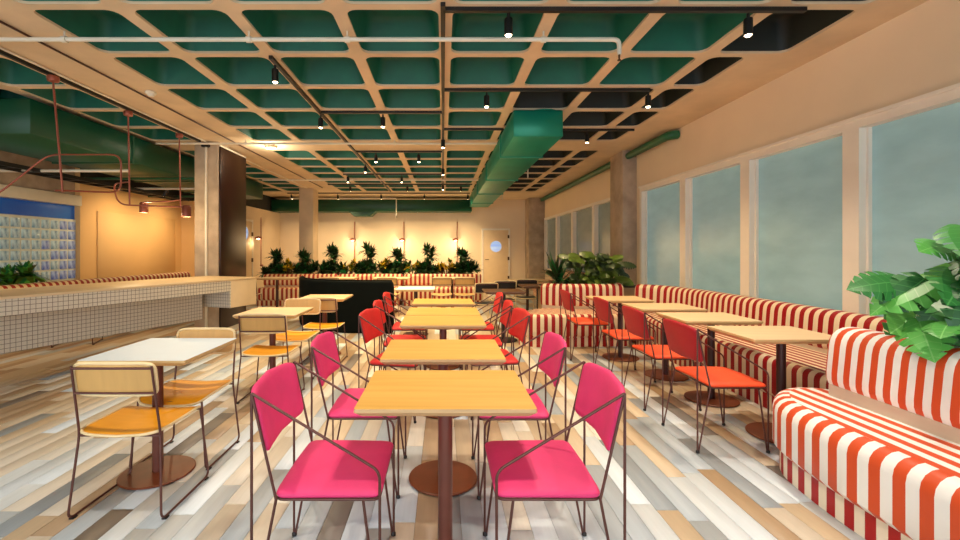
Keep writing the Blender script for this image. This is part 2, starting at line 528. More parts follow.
# ceiling: ribs with rounded openings, a pan in every opening
RP, RW, PD = 0.83, 0.11, 0.30
RD = 0.078
def rrect(x0, x1, y0, y1, r, n=4):
    out = []
    for cx, cy, a0 in ((x1 - r, y1 - r, 0), (x0 + r, y1 - r, PI / 2), (x0 + r, y0 + r, PI), (x1 - r, y0 + r, 1.5 * PI)):
        for j in range(n + 1):
            a = a0 + PI / 2 * j / n
            out.append((cx + r * math.cos(a), cy + r * math.sin(a)))
    return out
slab = MB(); pans = []
def cell(x0, x1, y0, y1, hx0, hx1, hy0, hy1, matname):
    ring = rrect(hx0, hx1, hy0, hy1, 0.085)
    q = len(ring) // 4
    cs = [(x1, y1), (x0, y1), (x0, y0), (x1, y0)]
    for c in range(4):
        seg = ring[c * q:(c + 1) * q]
        for a, b in zip(seg[:-1], seg[1:]):
            slab.quad([(*cs[c], ZC), (*a, ZC), (*b, ZC)])
        nx = ring[((c + 1) * q) % len(ring)]
        slab.quad([(*cs[c], ZC), (*seg[-1], ZC), (*nx, ZC), (*cs[(c + 1) % 4], ZC)])
    # plaster lip
    for a, b in zip(ring, ring[1:] + ring[:1]):
        slab.quad([(*a, ZC), (*b, ZC), (*b, ZC + 0.022), (*a, ZC + 0.022)])
    pans.append(((hx0 + hx1) / 2, (hy0 + hy1) / 2, round(hx1 - hx0, 3), round(hy1 - hy0, 3), matname))
def rect(x0, x1, y0, y1):
    slab.quad([(x0, y0, ZC), (x1, y0, ZC), (x1, y1, ZC), (x0, y1, ZC)])
cols = []
for k in range(-3, 3):
    a = 0.02 + RP * k; cols.append((a, a + RP, a + RW / 2, a + RP - RW / 2))
cols.append((2.51, 3.26, 2.57, 3.2)); cols.append((-3.26, -2.47, -3.2, -2.53))
lcols = [(-4.98, -4.15, -4.92, -4.21), (-5.81, -4.98, -5.75, -5.04), (-6.64, -5.81, -6.58, -5.87), (-7.47, -6.64, -7.41, -6.70)]
rows_ = [(0.03 + RP * k, 0.03 + RP * (k + 1)) for k in range(9)] + [(8.15 + RP * k, 8.15 + RP * (k + 1)) for k in range(7)]
for (y0, y1) in rows_:
    for (x0, x1, hx0, hx1) in cols + lcols:
        mn = 'coffer_green'
        if x0 > 2.4 or (x0 > 1.6 and y0 > 5.0): mn = 'coffer_dark'
        if 0.7 < x0 < 1.6 and 4.9 < y0 < 5.3: mn = 'coffer_dark'
        if x0 > 2.4: hx1 = 3.22 if y0 < 4.0 else 2.92
        cell(x0, x1, y0, y1, hx0, hx1, y0 + RD / 2, y1 - RD / 2, mn)
    rect(-4.15, -3.26, y0, y1); rect(3.26, XR + 0.1, y0, y1)
rect(-7.47, XR + 0.1, 7.50, 8.15); rect(-7.47, XR + 0.1, 8.15 + RP * 7, YB + 0.1); rect(-7.47, XR + 0.1, YF, 0.03)
ceiling = add('ceiling', slab.mesh('ceiling', 'concrete_beige'), kind='structure')
add('roof_slab', MB().box(-7.5, XR + 0.3, YF, YB + 0.3, ZC + PD + 0.02, ZC + PD + 0.2).mesh('roof_slab', 'wall_shadow'), ceiling)
pcache = {}
for (cx, cy, wx, wy, mn) in pans:
    key = (wx, wy, mn)
    if key not in pcache:
        mb = MB()
        rws = []
        for ins, z in ((0.0, 0.022), (0.008, 0.05), (0.055, PD - 0.05), (0.085, PD - 0.012), (0.12, PD)):
            rws.append([(p[0], p[1], z) for p in rrect(-wx / 2 + ins, wx / 2 - ins, -wy / 2 + ins, wy / 2 - ins, 0.085)])
        mb.grid(rws, closed_u=True); mb.fan(rws[-1])
        pcache[key] = mb.mesh('coffer', mn, smooth=35)
    add('coffer', pcache[key], ceiling, (cx, cy, ZC))

# right wall with two banks of windows
WZ0, WZ1 = 0.66, 2.49
wr = MB()
wr.box(XR, XR + 0.3, YF, YB + 0.3, 0, WZ0)
wr.box(XR, XR + 0.3, YF, YB + 0.3, WZ1, ZC + 0.3)
wr.box(XR, XR + 0.3, YF, -0.2, WZ0, WZ1); wr.box(XR, XR + 0.3, 7.98, 9.0, WZ0, WZ1); wr.box(XR, XR + 0.3, 15.5, YB + 0.3, WZ0, WZ1)
add('wall_right', wr.mesh('wall_right', 'wall_cream'), kind='structure')
bank_a = [-0.2, 1.15, 2.5, 3.85, 5.2, 6.55, 7.98]
bank_b = [9.0, 10.45, 12.15, 13.85, 15.5]
nwin = 1
for bank, pn in ((bank_a, 'pane'), (bank_b, 'pane_far')):
    for a, b in zip(bank[:-1], bank[1:]):
        f = MB(); fw = 0.078
        f.box(XR - 0.035, XR + 0.10, a, a + fw, WZ0, WZ1); f.box(XR - 0.035, XR + 0.10, b - fw, b, WZ0, WZ1)
        f.box(XR - 0.035, XR + 0.10, a + fw, b - fw, WZ1 - 0.07, WZ1); f.box(XR - 0.035, XR + 0.10, a + fw, b - fw, WZ0, WZ0 + 0.07)
        # inner sash step
        f.box(XR + 0.03, XR + 0.11, a + fw, a + fw + 0.02, WZ0 + 0.07, WZ1 - 0.07); f.box(XR + 0.03, XR + 0.11, b - fw - 0.02, b - fw, WZ0 + 0.07, WZ1 - 0.07)
        wo = add('window_%d' % nwin, f.mesh('window_frame', 'frame_white'), kind='structure')
        add('pane', MB().box(XR + 0.06, XR + 0.075, a + fw - 0.005, b - fw + 0.005, WZ0 + 0.06, WZ1 - 0.06).mesh('pane', pn), wo)
        nwin += 1
pier = add('trim_1', bevel_box('concrete_pier', 3.34, XR + 0.02, 8.18, 8.80, 0, ZC + 0.02, 'concrete_grey', 0.012), kind='structure')
add('trim_2', bevel_box('concrete_pier_rear', 3.03, XR + 0.02, 15.55, YB + 0.02, 0, ZC + 0.02, 'concrete_grey', 0.012), kind='structure')
lint = MB(); lint.box(XR - 0.05, XR + 0.02, -0.2, 8.0, WZ1, WZ1 + 0.03)
add('trim_3', lint.mesh('window_head', 'frame_white'), kind='structure')

# back wall, left walls
add('wall_back', MB().box(XL2 - 0.3, XR + 0.3, YB, YB + 0.2, 0, ZC + 0.3).mesh('wall_back', 'wall_cream'), kind='structure')
wl2 = MB(); wl2.box(XL2 - 0.2, XL2, YL, YB + 0.1, 0, ZW + 0.6)
add('wall_left_rear', wl2.mesh('wall_left_rear', 'wall_cream'), kind='structure')
wlr = bpy.data.objects['wall_left_rear']
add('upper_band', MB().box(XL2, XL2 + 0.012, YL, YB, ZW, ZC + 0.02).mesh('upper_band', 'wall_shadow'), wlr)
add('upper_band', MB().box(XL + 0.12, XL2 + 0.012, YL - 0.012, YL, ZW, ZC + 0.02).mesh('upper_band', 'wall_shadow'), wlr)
add('wall_jog', MB().box(XL - 0.2, XL2, YL, YL + 0.2, 0, ZC + 0.3).mesh('wall_jog', 'wall_ochre'), kind='structure')
GY1 = 8.73
wl = MB(); wl.box(XL - 0.2, XL + 0.10, GY1, YL + 0.1, 0, ZC + 0.3); wl.box(XL - 0.3, XL, YF, GY1, 0, 0.72); 
wl.box(XL - 0.3, XL, YF, 3.3, 0.72, ZC + 0.3)
wall_left = add('wall_left', wl.mesh('wall_left', 'wall_ochre'), kind='structure')
add('upper_wall', MB().box(XL - 0.3, XL, 3.3, GY1, 2.44, ZC + 0.3).mesh('upper_wall', 'concrete_grey'), wall_left)
add('wall_panel', bevel_box('wall_panel', XL + 0.10, XL + 0.125, 9.15, 11.8, 0.3, 2.18, 'wall_ochre', 0.004, 1), wall_left)
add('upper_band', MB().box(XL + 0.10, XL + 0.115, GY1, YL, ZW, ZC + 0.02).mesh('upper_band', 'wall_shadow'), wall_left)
gb = MB(); gb.box(XL - 0.06, XL + 0.015, 3.3, GY1, 0.72, 1.97)
add('mortar_bed', gb.mesh('mortar_bed', 'mortar'), wall_left)
BS = 0.19
blk = [bevel_box('glass_block', -0.04, 0.04, -BS / 2 + 0.016, BS / 2 - 0.016, -BS / 2 + 0.016, BS / 2 - 0.016, m_, 0.012, 2) for m_ in ('block_glass', 'block_blue')]
for j in range(18):
    for i in range(6):
        yy = GY1 - 0.005 - BS * (j + 0.5)
        add('glass_block', blk[1 if j < 2 or (j < 4 and (i + j) % 2 == 0 and i < 4) else 0], wall_left, (XL - 0.01, yy, 0.80 + BS * (i + 0.5)))
add('blue_panel', MB().box(XL - 0.04, XL - 0.01, 3.3, GY1, 1.97, 2.24).mesh('blue_panel', 'blue_band'), wall_left)
add('white_beam', bevel_box('white_beam', XL - 0.05, XL + 0.14, 3.3, GY1, 2.24, 2.44, 'pipe_white', 0.01), wall_left)

# columns
c1 = thing('concrete_column', (0, 0, 0), label='grey concrete column with white conduit rising at the end of the tiled counter', cat='column')
add('shaft', bevel_box('shaft', -4.24, -3.83, 7.50, 7.92, 0, ZC + 0.02, 'concrete_grey', 0.012), c1)
mb = MB(); mb.tube([(-4.03, 7.49, 0.02), (-4.03, 7.49, ZC - 0.02)], 0.022, 8)
add('conduit', mb.mesh('conduit', 'pipe_white', smooth=50), c1)
mb = MB(); mb.box(-4.09, -3.97, 7.44, 7.50, ZC - 0.10, ZC - 0.03)
add('junction_box', mb.mesh('junction_box', 'black_metal'), c1)
pn = thing('metal_panel', (0, 0, 0), label='tall dark bronze panel fixed to the side of the concrete column', cat='panel')
add('sheet', bevel_box('sheet', -3.828, -3.80, 7.52, 8.5, 0, 3.14, 'bronze_panel', 0.006), pn)
add('edge_trim', MB().box(-3.828, -3.80, 7.52, 8.5, 3.14, 3.165).mesh('edge_trim', 'pipe_white'), pn)
add('concrete_column', bevel_box('concrete_column_rear', -4.32, -3.90, 13.2, 13.75, 0, ZC + 0.02, 'concrete_beige', 0.012), label='pale concrete column behind the dark booth near the wall lamps', cat='column')

# doors
def door(n, mtx, wdt, hgt, pzz=1.5):
    d = MB()
    d.box(-wdt / 2 - 0.06, -wdt / 2, -0.05, 0.03, 0, hgt + 0.06); d.box(wdt / 2, wdt / 2 + 0.06, -0.05, 0.03, 0, hgt + 0.06)
    d.box(-wdt / 2, wdt / 2, -0.05, 0.03, hgt, hgt + 0.06)
    root = add('door_%d' % n, d.mesh('door_frame', 'frame_white'), kind='structure')
    root.matrix_world = mtx
    lf = add('door_leaf', bevel_box('door_leaf', -wdt / 2 + 0.005, wdt / 2 - 0.005, -0.03, 0.015, 0.01, hgt - 0.005, 'door_cream', 0.004), root)
    rg = MB(); ring = [(0.21 * math.cos(2 * PI * k / 32), -0.034, 0.21 * math.sin(2 * PI * k / 32)) for k in range(32)]
    rg.tube(ring, 0.016, 8, closed=True)
    add('porthole_ring', rg.mesh('porthole_ring', 'frame_white', smooth=60), lf, (0, 0, pzz))
    gl = MB(); gl.lathe([(0.0, 0.0), (0.2, 0.0), (0.2, 0.006), (0.0, 0.006)], n=32); gl.xf(Matrix.Rotation(PI / 2, 4, 'X'))
    add('porthole_pane', gl.mesh('porthole_pane', 'porthole'), lf, (0, -0.032, pzz))
    for z in (0.3, 1.0, 1.8):
        add('hinge', MB().box(wdt / 2 - 0.03, wdt / 2 + 0.03, -0.062, -0.03, z, z + 0.12).mesh('hinge', 'hinge'), lf)
    hd = MB(); hd.tube(fillet([(-wdt / 2 + 0.08, -0.03, 1.02), (-wdt / 2 + 0.08, -0.085, 1.02), (-wdt / 2 + 0.2, -0.085, 1.02)], 0.02), 0.011, 8)
    add('door_handle', hd.mesh('door_handle', 'hinge', smooth=50), lf)
door(1, Matrix.Translation((1.94, YB - 0.03, 0)), 0.92, 2.10)
door(2, Matrix.Translation((XL2 + 0.03, 13.2, 0)) @ Matrix.Rotation(PI / 2, 4, 'Z'), 0.95, 2.25, 1.88)

# ------------------------------------------------------------------ ceiling services
def duct(name, x0, x1, y0, y1, z0, z1, matn, label, flanges, hangers=()):
    root = thing(name, ((x0 + x1) / 2, y0, z0), label=label, cat='air duct')
    cx = (x0 + x1) / 2
    add('casing', bevel_box('casing', x0 - cx, x1 - cx, 0, y1 - y0, 0, z1 - z0, matn, 0.01, 1), root)
    for fy in flanges:
        f = MB(); e = 0.018
        f.box(x0 - cx - e, x1 - cx + e, fy - y0 - 0.02, fy - y0 + 0.02, -e, 0.0); f.box(x0 - cx - e, x0 - cx, fy - y0 - 0.02, fy - y0 + 0.02, 0, z1 - z0); f.box(x1 - cx, x1 - cx + e, fy - y0 - 0.02, fy - y0 + 0.02, 0, z1 - z0)
        add('flange', f.mesh('flange', matn), root)
    for (hx, hy) in hangers:
        h = MB(); h.tube([(hx - cx, hy - y0, -0.10), (hx - cx, hy - y0, ZC - z0)], 0.012, 6)
        add('hanger_rod', h.mesh('hanger_rod', 'pipe_white'), root)
    return root
d1 = duct('air_duct', 0.92, 1.57, 5.75, 15.2, 2.85, 3.20, 'duct_green', 'long green air duct with open square end above the oak tables', (7.0, 9.3, 11.6, 13.9), ((1.62, 8.4), (1.62, 12.0)))
col_ = MB(); col_.lathe([(0.2, 0.0), (0.2, 0.018)], n=28)
add('collar', col_.mesh('collar', 'duct_green', smooth=50), d1, (0.1, 0.2, 0.35)); 
d2 = duct('air_duct', -6.1, -4.87, 5.19, 11.9, 2.74, 3.16, 'duct_deep', 'wide deep green air duct above the far side of the tiled counter', (6.9, 8.75, 10.4))
d3 = duct('air_duct', -5.95, 1.0, 15.25, 15.85, 2.71, 3.12, 'duct_deep', 'deep green air duct running along the cream back wall', (), ((-5.2, 15.55), (-0.9, 15.55)))
bxd = MB(); bxd.quad([(-3.3, 15.22, 2.71), (-2.35, 15.22, 2.71), (-2.55, 15.22, 2.55), (-3.1, 15.22, 2.55)])
k0 = [(-3.3, 2.71), (-2.35, 2.71), (-2.55, 2.55), (-3.1, 2.55)]
bb = MB()
for a, b in zip(k0, k0[1:] + k0[:1]): bb.quad([(a[0], 15.3, a[1]), (b[0], 15.3, b[1]), (b[0], 15.8, b[1]), (a[0], 15.8, a[1])])
bb.quad([(p[0], 15.3, p[1]) for p in k0]); bb.quad([(p[0], 15.8, p[1]) for p in k0])
tr = add('transition_box', bb.mesh('transition_box', 'duct_deep'), d3); tr.location = (2.475, -15.25, -2.71)

def pipe(name, pts, r, matn, label, clamps=(), rad=0.05, cat='pipe', heads=()):
    P = fillet(pts, rad, 4)
    root = thing(name, (0, 0, 0), label=label, cat=cat)
    mb = MB(); mb.tube(P, r, 8)
    add('tube', mb.mesh('tube', matn, smooth=50), root)
    for (cx, cy, cz) in clamps:
        c = MB(); c.tube([(cx - 0.02, cy, cz), (cx + 0.02, cy, cz)], r * 1.5, 8); c.tube([(cx, cy, cz), (cx, cy, ZC)], 0.008, 6)
        add('clamp', c.mesh('clamp', matn, smooth=50), root)
    for (cx, cy, cz) in heads:
        c = MB(); c.lathe([(0.006, -0.05), (0.016, -0.048), (0.016, -0.042), (0.006, -0.04), (0.010, 0.0)], (cx, cy, cz), 10)
        add('sprinkler_head', c.mesh('sprinkler_head', 'hinge', smooth=50), root)
    return root
pz = ZC - 0.07
pipe('sprinkler_pipe', [(-7.2, 3.72, pz), (1.49, 3.72, pz), (1.49, 3.72, pz - 0.13)], 0.019, 'pipe_white', 'white sprinkler pipe ending in a drop, crossing large coffers before the duct', [(-3.2, 3.72, pz), (-1.64, 3.72, pz), (-0.81, 3.72, pz), (0.85, 3.72, pz)], heads=[(1.49, 3.72, pz - 0.13)])
pipe('sprinkler_pipe', [(-4.8, 7.36, pz), (0.9, 7.36, pz)], 0.017, 'pipe_white', 'white sprinkler pipe just ahead of the wide concrete ceiling beam', [(-3.3, 7.36, pz), (-0.81, 7.36, pz), (0.02, 7.36, pz)])
pipe('sprinkler_pipe', [(-4.6, 11.2, pz), (0.9, 11.2, pz)], 0.019, 'pipe_white', 'white sprinkler pipe between the beam and the back wall duct', [(-2.47, 11.2, pz), (0.02, 11.2, pz)])
pipe('sprinkler_pipe', [(-5.2, 14.9, pz - 0.03), (-1.58, 14.9, pz - 0.03), (-1.58, 14.9, 2.52)], 0.018, 'pipe_white', 'white pipe with a long drop in front of the back wall duct', [(-3.5, 14.9, pz - 0.03), (-1.7, 14.9, pz - 0.03)], heads=[(-1.58, 14.9, 2.52)])
pipe('conduit_pipe', [(-3.56, -0.5, ZC - 0.014), (-3.56, 13.0, ZC - 0.014)], 0.010, 'rod_dark', 'thin dark conduit along the middle of the wide concrete beam', rad=0.01)
pipe('conduit_pipe', [(-4.02, -0.5, ZC - 0.014), (-4.02, 13.0, ZC - 0.014)], 0.011, 'pipe_white', 'thin white conduit beside the copper pendants ceiling track', rad=0.01)
pipe('drain_pipe', [(3.585, 6.72, ZC - 0.085), (3.45, 6.72, ZC - 0.10), (3.45, 15.3, ZC - 0.10)], 0.065, 'pipe_green', 'green drain pipe with elbow running along top of window wall', rad=0.12)
pipe('conduit_pipe', [(3.52, 7.0, ZC - 0.03), (3.52, 15.3, ZC - 0.03)], 0.022, 'black_metal', 'black conduit in the ceiling corner above the green drain pipe', rad=0.01)
# cable trays and pipes over the counter's far side
for k, (y, z, x0, x1) in enumerate(((7.0, 2.63, -7.1, -5.0), (8.2, 2.70, -7.1, -4.6), (9.4, 2.68, -7.1, -4.6), (10.6, 2.66, -7.1, -5.2))):
    pipe('service_pipe', [(x0, y, z), (x1, y, z)], 0.024, 'pipe_white' if k % 2 == 0 else 'duct_deep',
         ['white service pipe crossing under the deep green duct by the glass blocks', 'deep green pipe crossing near the ochre wall top', 'white service pipe above the ochre wall panel', 'deep green pipe near the inner corner of ochre walls'][k])
tray = thing('cable_tray', (-6.55, 5.6, 2.60), label='black cable tray hanging beside the glass block wall', cat='cable tray')
for sx in (-0.15, 0.15): add('rail', MB().box(sx - 0.012, sx + 0.012, 0, 5.5, 0, 0.06).mesh('rail', 'black_metal'), tray)
for k in range(14): add('rung', MB().box(-0.15, 0.15, 0.2 + k * 0.39, 0.24 + k * 0.39, 0, 0.015).mesh('rung', 'black_metal'), tray)

# lighting tracks
def track(x0, y0, x1, y1, label, z=ZC - 0.028):
    h = 0.018
    mb = MB(); mb.box(min(x0, x1) - h, max(x0, x1) + h, min(y0, y1) - h, max(y0, y1) + h, z - 0.004, z + 0.028)
    add('light_track', mb.mesh('light_track', 'black_metal'), label=label, cat='light track')
track(0.0, 3.30, 0.0, 13.8, 'long black light track along the centre rib above the oak tables')
track(0.02, 3.36, 2.75, 3.36, 'black light track crossing the coffers ahead of the white sprinkler pipe')
track(0.02, 5.04, 2.35, 5.04, 'black light track crossing just ahead of the open duct end')
track(-1.64, 5.86, -0.02, 5.86, 'black light track joining the centre track from the counter side')
track(0.02, 6.68, 0.90, 6.68, 'short black light track touching the side of the green duct')
track(-1.64, 4.20, -1.64, 13.8, 'long black light track along a rib over the yellow chairs')
track(-1.62, 8.20, -0.02, 8.20, 'black light track just past the wide beam')
track(-2.40, 10.65, -0.02, 10.65, 'black light track crossing ahead of the rear sprinkler pipe')
track(-3.2, 12.3, 0.8, 12.3, 'black light track crossing ahead of the back wall duct')
track(-1.70, 1.70, 2.20, 1.70, 'added unseen light track over the pink armchairs')  # unseen track, added to carry fill spots that brighten the front tables
track(-5.0, 14.2, 0.85, 14.2, 'black light track just ahead of the back wall duct')
track(-4.10, 3.0, -4.10, 7.4, 'black light track carrying the copper pendants over the counter')
track(1.7, 6.72, 2.9, 6.72, 'short black light track between green duct and drain pipe')

lampgrp = 'black cylinder spotlights on the ceiling tracks'
sp_mesh = [MB().tube([(0, 0, 0), (0, 0, -0.05)], 0.012, 8).mesh('stem', 'black_metal'),
           MB().lathe([(0.028, -0.165), (0.032, -0.165), (0.032, -0.045), (0.030, -0.04)], n=16).mesh('can', 'black_metal', smooth=50),
           MB().lathe([(0.0, -0.178), (0.016, -0.175), (0.027, -0.163), (0.027, -0.155)], n=16).mesh('lens', 'lamp_glow')]
SPOT_LABELS = {(0.50, 3.36): 'black spotlight ahead of white sprinkler pipe, beside the centre track', (2.33, 3.36): 'black spotlight ahead of white sprinkler pipe, beside the black coffers',
    (0.50, 5.04): 'black spotlight on the track at the open duct end, centre side', (2.35, 5.04): 'black spotlight on the track at the open duct end, window side',
    (-0.80, 5.86): 'black spotlight on the short track joining the centre track', (-1.64, 4.30): 'black spotlight at the front end of the track over yellow chairs', (-1.64, 5.90): 'black spotlight where two tracks meet over yellow chairs',
    (0.0, 7.05): 'black spotlight on the centre track just before the wide beam', (2.2, 6.72): 'black spotlight between the green duct and the drain pipe',
    (-1.64, 9.3): 'black spotlight past the wide beam on the track over yellow chairs', (0.0, 9.6): 'black spotlight on the centre track just past the wide beam', (0.0, 12.0): 'black spotlight at the far end of the centre track'}
TRACK_LABELS = {1.70: 'added fill spotlight on the unseen track over the pink armchairs', 8.20: 'black spotlight on the cross track just past the wide beam', 10.65: 'black spotlight on the cross track by the rear sprinkler pipe',
    12.3: 'black tilted spotlight on the long cross track facing the planted wall', 14.2: 'black tilted spotlight on the track beside the back wall duct'}
def spot(x, y, power=1.0, tilt=None, col=None, size=110, blend=0.9, z=ZC - 0.045):
    r = thing('track_spotlight', (x, y, z), label=SPOT_LABELS.get((x, y)) or TRACK_LABELS[y], cat='spotlight', group=lampgrp if (x, y) in SPOT_LABELS else {1.70: 'added fill spotlights over the pink armchairs', 8.20: 'spotlights just past the wide beam', 10.65: 'spotlights by the rear sprinkler pipe', 12.3: 'spotlights facing the planted wall', 14.2: 'spotlights beside the back wall duct'}[y])
    for n, m_ in zip(('stem', 'can', 'lens'), sp_mesh): add(n, m_, r)
    if tilt: r.rotation_euler = (math.radians(tilt), 0, 0)
    ld = bpy.data.lights.new('spot_beam', 'SPOT')
    ld.energy = SPOT_W * power; ld.color = col or WARM; ld.spot_size = math.radians(size); ld.spot_blend = blend; ld.shadow_soft_size = 0.06
    lo = bpy.data.objects.new('spot_beam', ld); COL.objects.link(lo); lo.parent = r; lo.location = (0, 0, -0.20)
    return r
NEUT = (1.0, 0.85, 0.66)
for (x, y, p, c) in ((0.50, 3.36, 1.0, NEUT), (2.33, 3.36, 1.0, NEUT), (0.50, 5.04, 1.0, WARM), (2.35, 5.04, 1.0, WARM), (-0.80, 5.86, 1.1, WARM),
                  (-1.64, 4.30, 1.2, NEUT), (-1.64, 5.90, 1.2, WARM), (0.0, 7.05, 1.0, WARM), (2.2, 6.72, 1.0, WARM), (-1.25, 8.20, 1.2, WARM), (-0.45, 8.20, 1.2, WARM),
                  (-2.3, 10.65, 1.4, WARM), (-1.0, 10.65, 1.4, WARM), (0.0, 9.6, 1.2, WARM), (0.0, 12.0, 1.4, WARM), (-2.6, 12.3, 1.6, WARM), (-1.0, 12.3, 1.6, WARM), (0.5, 12.3, 1.6, WARM),
                  (-1.64, 9.3, 1.2, WARM), (-1.64, 1.70, 0.75, NEUT), (0.35, 1.70, 0.75, NEUT), (2.10, 1.70, 0.6, NEUT)):  # closing neutral ones: unseen spots added to brighten the front tables
    spot(x, y, p, col=c, tilt=32 if y > 12 else None)
for x in (-4.9, -3.4, -2.0, -0.6, 0.8):
    spot(x, 14.2, 0.75, col=WARM, tilt=28)

dl = thing('ceiling_downlight', (-3.05, 7.8, ZC), label='bright white surface downlight on the wide ceiling beam near the column', cat='downlight')
add('bezel', MB().lathe([(0.085, 0.0), (0.10, -0.02), (0.095, -0.05), (0.08, -0.052)], n=24).mesh('bezel', 'pipe_white', smooth=50), dl)
add('diffuser', MB().lathe([(0.0, -0.06), (0.05, -0.055), (0.08, -0.045)], n=24).mesh('diffuser', 'lamp_glow', smooth=50), dl)
ld = bpy.data.lights.new('downlight_glow', 'POINT'); ld.energy = 22; ld.color = (1, 0.86, 0.62); ld.shadow_soft_size = 0.08
lo = bpy.data.objects.new('downlight_glow', ld); COL.objects.link(lo); lo.parent = dl; lo.location = (0, 0, -0.16)
sm = thing('smoke_detector', (-3.42, 5.15, ZC), label='small white smoke detector on the wide concrete ceiling beam', cat='smoke detector')
add('base_ring', MB().lathe([(0.055, 0.0), (0.06, -0.015), (0.05, -0.03)], n=20).mesh('base_ring', 'pipe_white', smooth=50), sm)
add('sensor_cap', MB().lathe([(0.0, -0.055), (0.03, -0.052), (0.042, -0.03)], n=20).mesh('sensor_cap', 'pipe_white', smooth=50), sm)

# copper pendants over the counter
def pendant(y, zb, lab, loop, xo=0.0, lean=0.02):
    r = thing('copper_pendant', (-4.10 + xo, y, zb), label=lab, cat='pendant lamp')
    top = ZC - 0.045 - zb
    add('ceiling_rose', MB().lathe([(0.05, top), (0.056, top - 0.02), (0.05, top - 0.055), (0.015, top - 0.065)], n=20).mesh('ceiling_rose', 'copper', smooth=50), r)
    mb = MB(); mb.tube([(0, 0, top - 0.05), (lean, 0.0, 0.0)], 0.010, 8)
    add('rod', mb.mesh('rod', 'copper', smooth=50), r)
    mb = MB(); mb.tube(fillet(loop, 0.12, 5), 0.010, 8)
    add('loop', mb.mesh('loop', 'copper', smooth=50), r)
    ex = loop[-1]
    hd = MB(); hd.lathe([(0.0, 0.09), (0.045, 0.085), (0.06, 0.06), (0.06, -0.08), (0.052, -0.08), (0.05, 0.05)], (ex[0], ex[1], ex[2] - 0.06), 20)
    sh = add('lamp_shade', hd.mesh('lamp_shade', 'copper', smooth=40), r)
    add('bulb', MB().lathe([(0.0, -0.06), (0.03, -0.05), (0.04, -0.02), (0.02, 0.03)], (ex[0], ex[1], ex[2] - 0.06), 14).mesh('bulb', 'lamp_glow', smooth=50), sh)
    ld = bpy.data.lights.new('pendant_glow', 'POINT'); ld.energy = 20; ld.color = WARM; ld.shadow_soft_size = 0.05
    lo = bpy.data.objects.new('pendant_glow', ld); COL.objects.link(lo); lo.parent = r; lo.location = (ex[0], ex[1], ex[2] - 0.2)
pendant(4.57, 1.97, 'copper rod pendant with long bent arm in front of glass blocks', [(0.02, 0, 0.02), (0.34, 0.5, 0.06), (0.34, 0.5, 0.50), (-0.5, 0.5, 0.50), (-0.9, 0.3, 0.0), (-1.6, 0.2, -0.1)], 0.05, 0.10)
pendant(5.73, 1.96, 'copper rod pendant whose lamp hangs before the ochre wall', [(0.02, 0, 0.30), (-0.35, 0.2, 0.30), (-0.35, 0.3, 0.03), (0.10, 0.5, 0.03), (0.38, 0.65, 0.03)])
pendant(6.84, 2.05, 'copper rod pendant beside the concrete column', [(0.02, 0, 0.10), (0.02, -0.3, 0.04), (-0.40, -0.25, 0.04), (-0.55, 0.0, 0.04)])

# wall lamps on the back wall
for k, (x, lab) in enumerate(((-6.0 + 0.22, 'copper rod wall lamp nearest the inner side wall'), (-3.24, 'copper rod wall lamp next to the rear concrete column'), (-1.43, 'copper rod wall lamp in the middle of the planted wall'), (0.52, 'copper rod wall lamp nearest the porthole door'))):
    y = YB - 0.10
    if k == 0: x, y = -5.75, 13.9
    r = thing('wall_lamp', (x, y, 0.85), label=lab, cat='wall lamp')
    mb = MB(); mb.tube([(0, 0, 0), (0, 0, 1.55)], 0.016, 8)
    add('rod', mb.mesh('rod', 'copper', smooth=50), r)
    add('wall_plate', MB().box(-0.03, 0.03, 0.0, 0.10, 0.0, 0.06).mesh('wall_plate', 'copper'), r)
    hd = MB(); hd.lathe([(0.02, 0.06), (0.10, 0.02), (0.11, -0.03), (0.10, -0.03)], (-0.06, -0.06, 0.90), 18)
    s_ = add('lamp_shade', hd.mesh('lamp_shade', 'copper', smooth=40), r)
    add('bulb', MB().lathe([(0.0, -0.05), (0.05, -0.035), (0.06, 0.0)], (-0.06, -0.06, 0.90), 12).mesh('bulb', 'lamp_glow', smooth=50), s_)
    ld = bpy.data.lights.new('wall_lamp_glow', 'POINT'); ld.energy = 10 if k else 2; ld.color = (1.0, 0.76, 0.42); ld.shadow_soft_size = 0.05
    lo = bpy.data.objects.new('wall_lamp_glow', ld); COL.objects.link(lo); lo.parent = r; lo.location = (-0.06, -0.26, 0.74)

# ------------------------------------------------------------------ counter
cA = Vector((-3.96, 3.93)); cB = Vector((-2.89, 6.84))
cd = (cB - cA).normalized(); cn = Vector((-cd.y, cd.x))
ang = math.atan2(cd.y, cd.x)
LEN = (cB - cA).length + 3.6
start = cB - cd * LEN
ctr = thing('tiled_counter', (start.x, start.y, 0), ang, label='long white mosaic tiled counter with wood-toned top beside the concrete column', cat='counter')
add('counter_top', bevel_box('counter_top', 0, LEN, 0.0, 1.02, 0.925, 0.95, 'counter_end', 0.006), ctr)
mb = MB(); mb.box(0, LEN - 0.52, 0.01, 0.10, 0.775, 0.925)
add('apron', mb.mesh('apron', 'tile'), ctr)
mb = MB(); mb.box(0, LEN - 0.62, 0.42, 0.92, 0.36, 0.925)
add('body', mb.mesh('body', 'tile'), ctr)
mb = MB(); mb.box(LEN - 0.52, LEN - 0.5, 0.01, 0.9, 0.53, 0.925)
add('end_return', mb.mesh('end_return', 'tile'), ctr)
add('end_block', bevel_box('end_block', LEN - 0.50, LEN - 0.005, 0.01, 1.0, 0.53, 0.925, 'counter_end', 0.005), ctr)
for px_ in (1.0, 3.4):
    add('support_leg', MB().box(px_, px_ + 0.12, 0.62, 0.72, 0, 0.36).mesh('support_leg', 'black_metal'), ctr)

